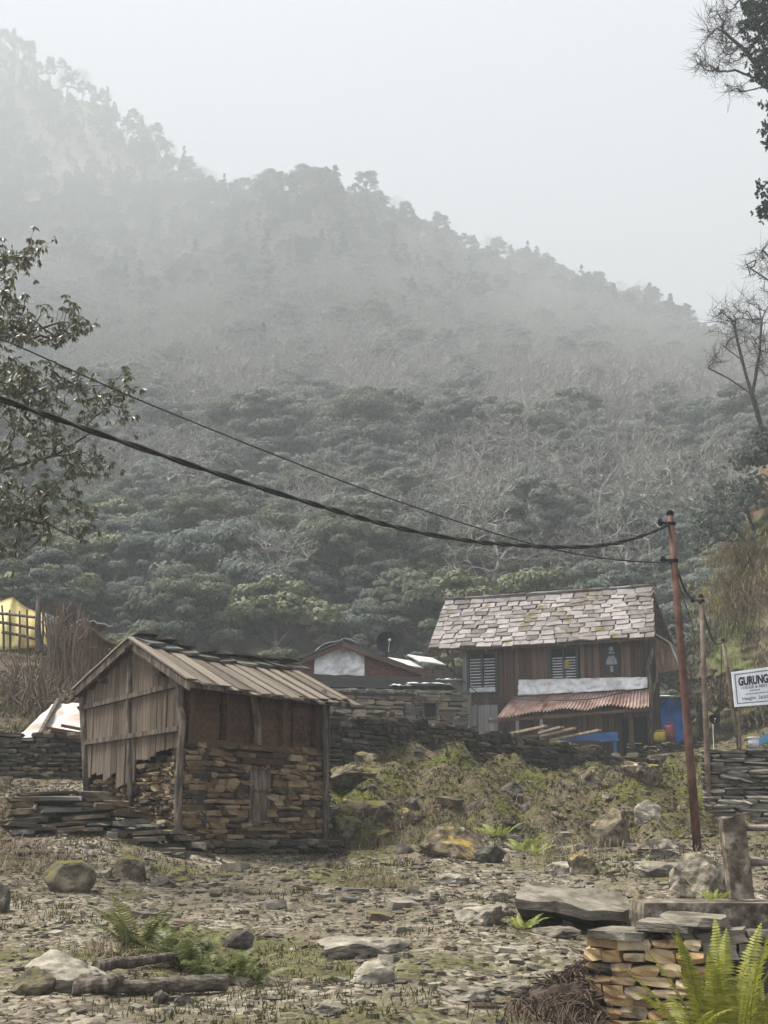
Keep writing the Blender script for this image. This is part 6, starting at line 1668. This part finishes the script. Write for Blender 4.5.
# dry grass hanging on the cliff
def on_cliff(px, py, back=0):
    """where the sight line meets the cliff face"""
    d = ray(px, py); best = None
    for y in np.arange(32, 70, .5):
        p = Vector((0, 0, CAMZ)) + d * (y / d.y)
        z0, z1 = cliff_pt(0, y).z, cliff_pt(1, y).z
        u = max(0, min(1, (p.z - z0) / (z1 - z0)))
        for _ in range(6): u = max(0, min(1, u + (p.z - cliff_pt(u, y).z) / (z1 - z0)))
        if p.x > cliff_pt(u, y).x: return p
    return V(px, py, 47)
for i, (px, py, n, L_, m, lb) in enumerate(((738, 560, 500, .8, 'straw_gold', 'golden dry grass cushion bulging from the cliff under the oak'), (728, 592, 480, .75, 'straw_gold', 'golden dry grass tuft hanging in the middle of the cliff'), (752, 540, 300, .7, 'straw', 'dry grass fringe at the cliff top'), (722, 610, 320, .7, 'straw_gold', 'dry grass tuft low on the cliff nose'), (748, 628, 320, .7, 'grass_short', 'green grass patch above the signboard'), (718, 640, 300, .6, 'grass_short', 'green grass patch left of the signboard'), (762, 600, 260, .7, 'straw', 'straw patch on the brown cliff face'), (760, 640, 260, .6, 'grass_short', 'green weeds right above the signboard'), (706, 668, 260, .6, 'straw', 'straw patch at the cliff foot behind the poles'), (726, 690, 260, .5, 'straw', 'brown grass behind the small dish'), (765, 715, 260, .5, 'straw', 'brown grass under the signboard'))):
    p = on_cliff(px, py)
    tuft(lb, px, py, n, L_, m, 70 + i, .55, droop=1.0, at=p, thick=.012, name='cliff_grass')
rgc = random.Random(55)
for i in range(60):
    px, py = rgc.uniform(690, 790), rgc.uniform(540, 705)
    if px < 724 - max(0, (py - 600)) * .35: continue
    p = on_cliff(px, py)
    tuft('small grass patch growing on the earth cliff', px, py, 110, rgc.uniform(.35, .8), rgc.choice(['straw', 'straw_gold', 'grass_short', 'twig_brown', 'straw']), 500 + i, rgc.uniform(.25, .55), droop=1.0, at=p, thick=.012, name='cliff_grass', group='grass patches on the cliff')
for i in range(40):
    px, py = (rgc.uniform(655, 775), rgc.uniform(700, 746)) if i % 2 else (rgc.uniform(-20, 110), rgc.uniform(645, 735))
    p = gp(px, py)
    tuft('dry scrub on the ground behind the signboard wall' if i % 2 else 'dry scrub on the slope below the yellow tent', px, py, 130, rgc.uniform(.3, .6), rgc.choice(['straw', 'twig_brown', 'grass_short']), 700 + i, .5, droop=1.0, thick=.01, name='scrub', group='scrub behind the sign wall' if i % 2 else 'scrub below the tent')
# bushes near the houses
for i, (px, py, Y, s_, kind, vi, lb) in enumerate(((695, 640, 52, .55, 'ever', 0, 'grey green bush behind the blue shed'), (712, 655, 50, .4, 'bush', 0, 'yellow green bush at the cliff foot'), (684, 612, 60, .7, 'ever', 3, 'olive bush between house roof and cliff'), (118, 655, 44, .4, 'bush', 0, 'yellow green bush behind the hut roof left end'), (98, 600, 60, .5, 'bush', 1, 'olive bush above the dark shed'), (-5, 590, 55, .6, 'ever', 3, 'olive tree behind the yellow tent'), (45, 575, 62, .65, 'ever', 1, 'grey green tree above the brushwood stack'), (150, 620, 62, .6, 'bush', 0, 'yellow green bush above the hut gable'), (205, 632, 60, .5, 'bush', 1, 'olive bush above the hut ridge'), (300, 640, 62, .55, 'bush', 1, 'olive bush left of the gabled house'), (66, 712, 31, .12, 'bush', 1, 'tiny leafy weed clump over the white tarpaulin'), (108, 690, 33, .22, 'bush', 1, 'leafy shrub against the hut gable left corner'))):
    tm, cmsh = PRO[kind][vi]; p = V(px, py, Y); g = gz(p.x, p.y); zz = min(p.z, g + .3) if kind == 'bush' and Y < 60 else g
    r = bpy.data.objects.new('bush', None); col.objects.link(r); r.location = (p.x, p.y, zz); r.scale = (s_,) * 3; setp(r, lb, 'bush')
    for nm, me in (('trunk', tm), ('crown', cmsh)):
        t = bpy.data.objects.new(nm, me); col.objects.link(t); t.parent = r

# ================================================================== HAZE
zs = np.array([q[2] for q in XYZ]); zlow_, ztop_ = float(zs.min()) - 1, float(zs.max()) + 16
hz = MB(); hz.box(T(-20, 480, (zlow_ + ztop_) / 2) @ S(1460, 1220, ztop_ - zlow_))
ho = hz.build('haze', None); setp(ho, 'pale even mist filling the whole valley', 'mist', kind='stuff')
hm = bpy.data.materials.new('haze'); hm.use_nodes = True; N = hm.node_tree.nodes; N.clear()
pv = N.new('ShaderNodeVolumePrincipled'); ou = N.new('ShaderNodeOutputMaterial'); hm.node_tree.links.new(pv.outputs[0], ou.inputs['Volume'])
pv.inputs['Color'].default_value = (.338, .363, .376, 1); pv.inputs['Density'].default_value = HAZE_DENSITY; pv.inputs['Anisotropy'].default_value = 0.0
ho.data.materials.append(hm)
print('trees', len(trees), count, {k: len(v) for k, v in rest.items()}, 'box', zlow_, ztop_)
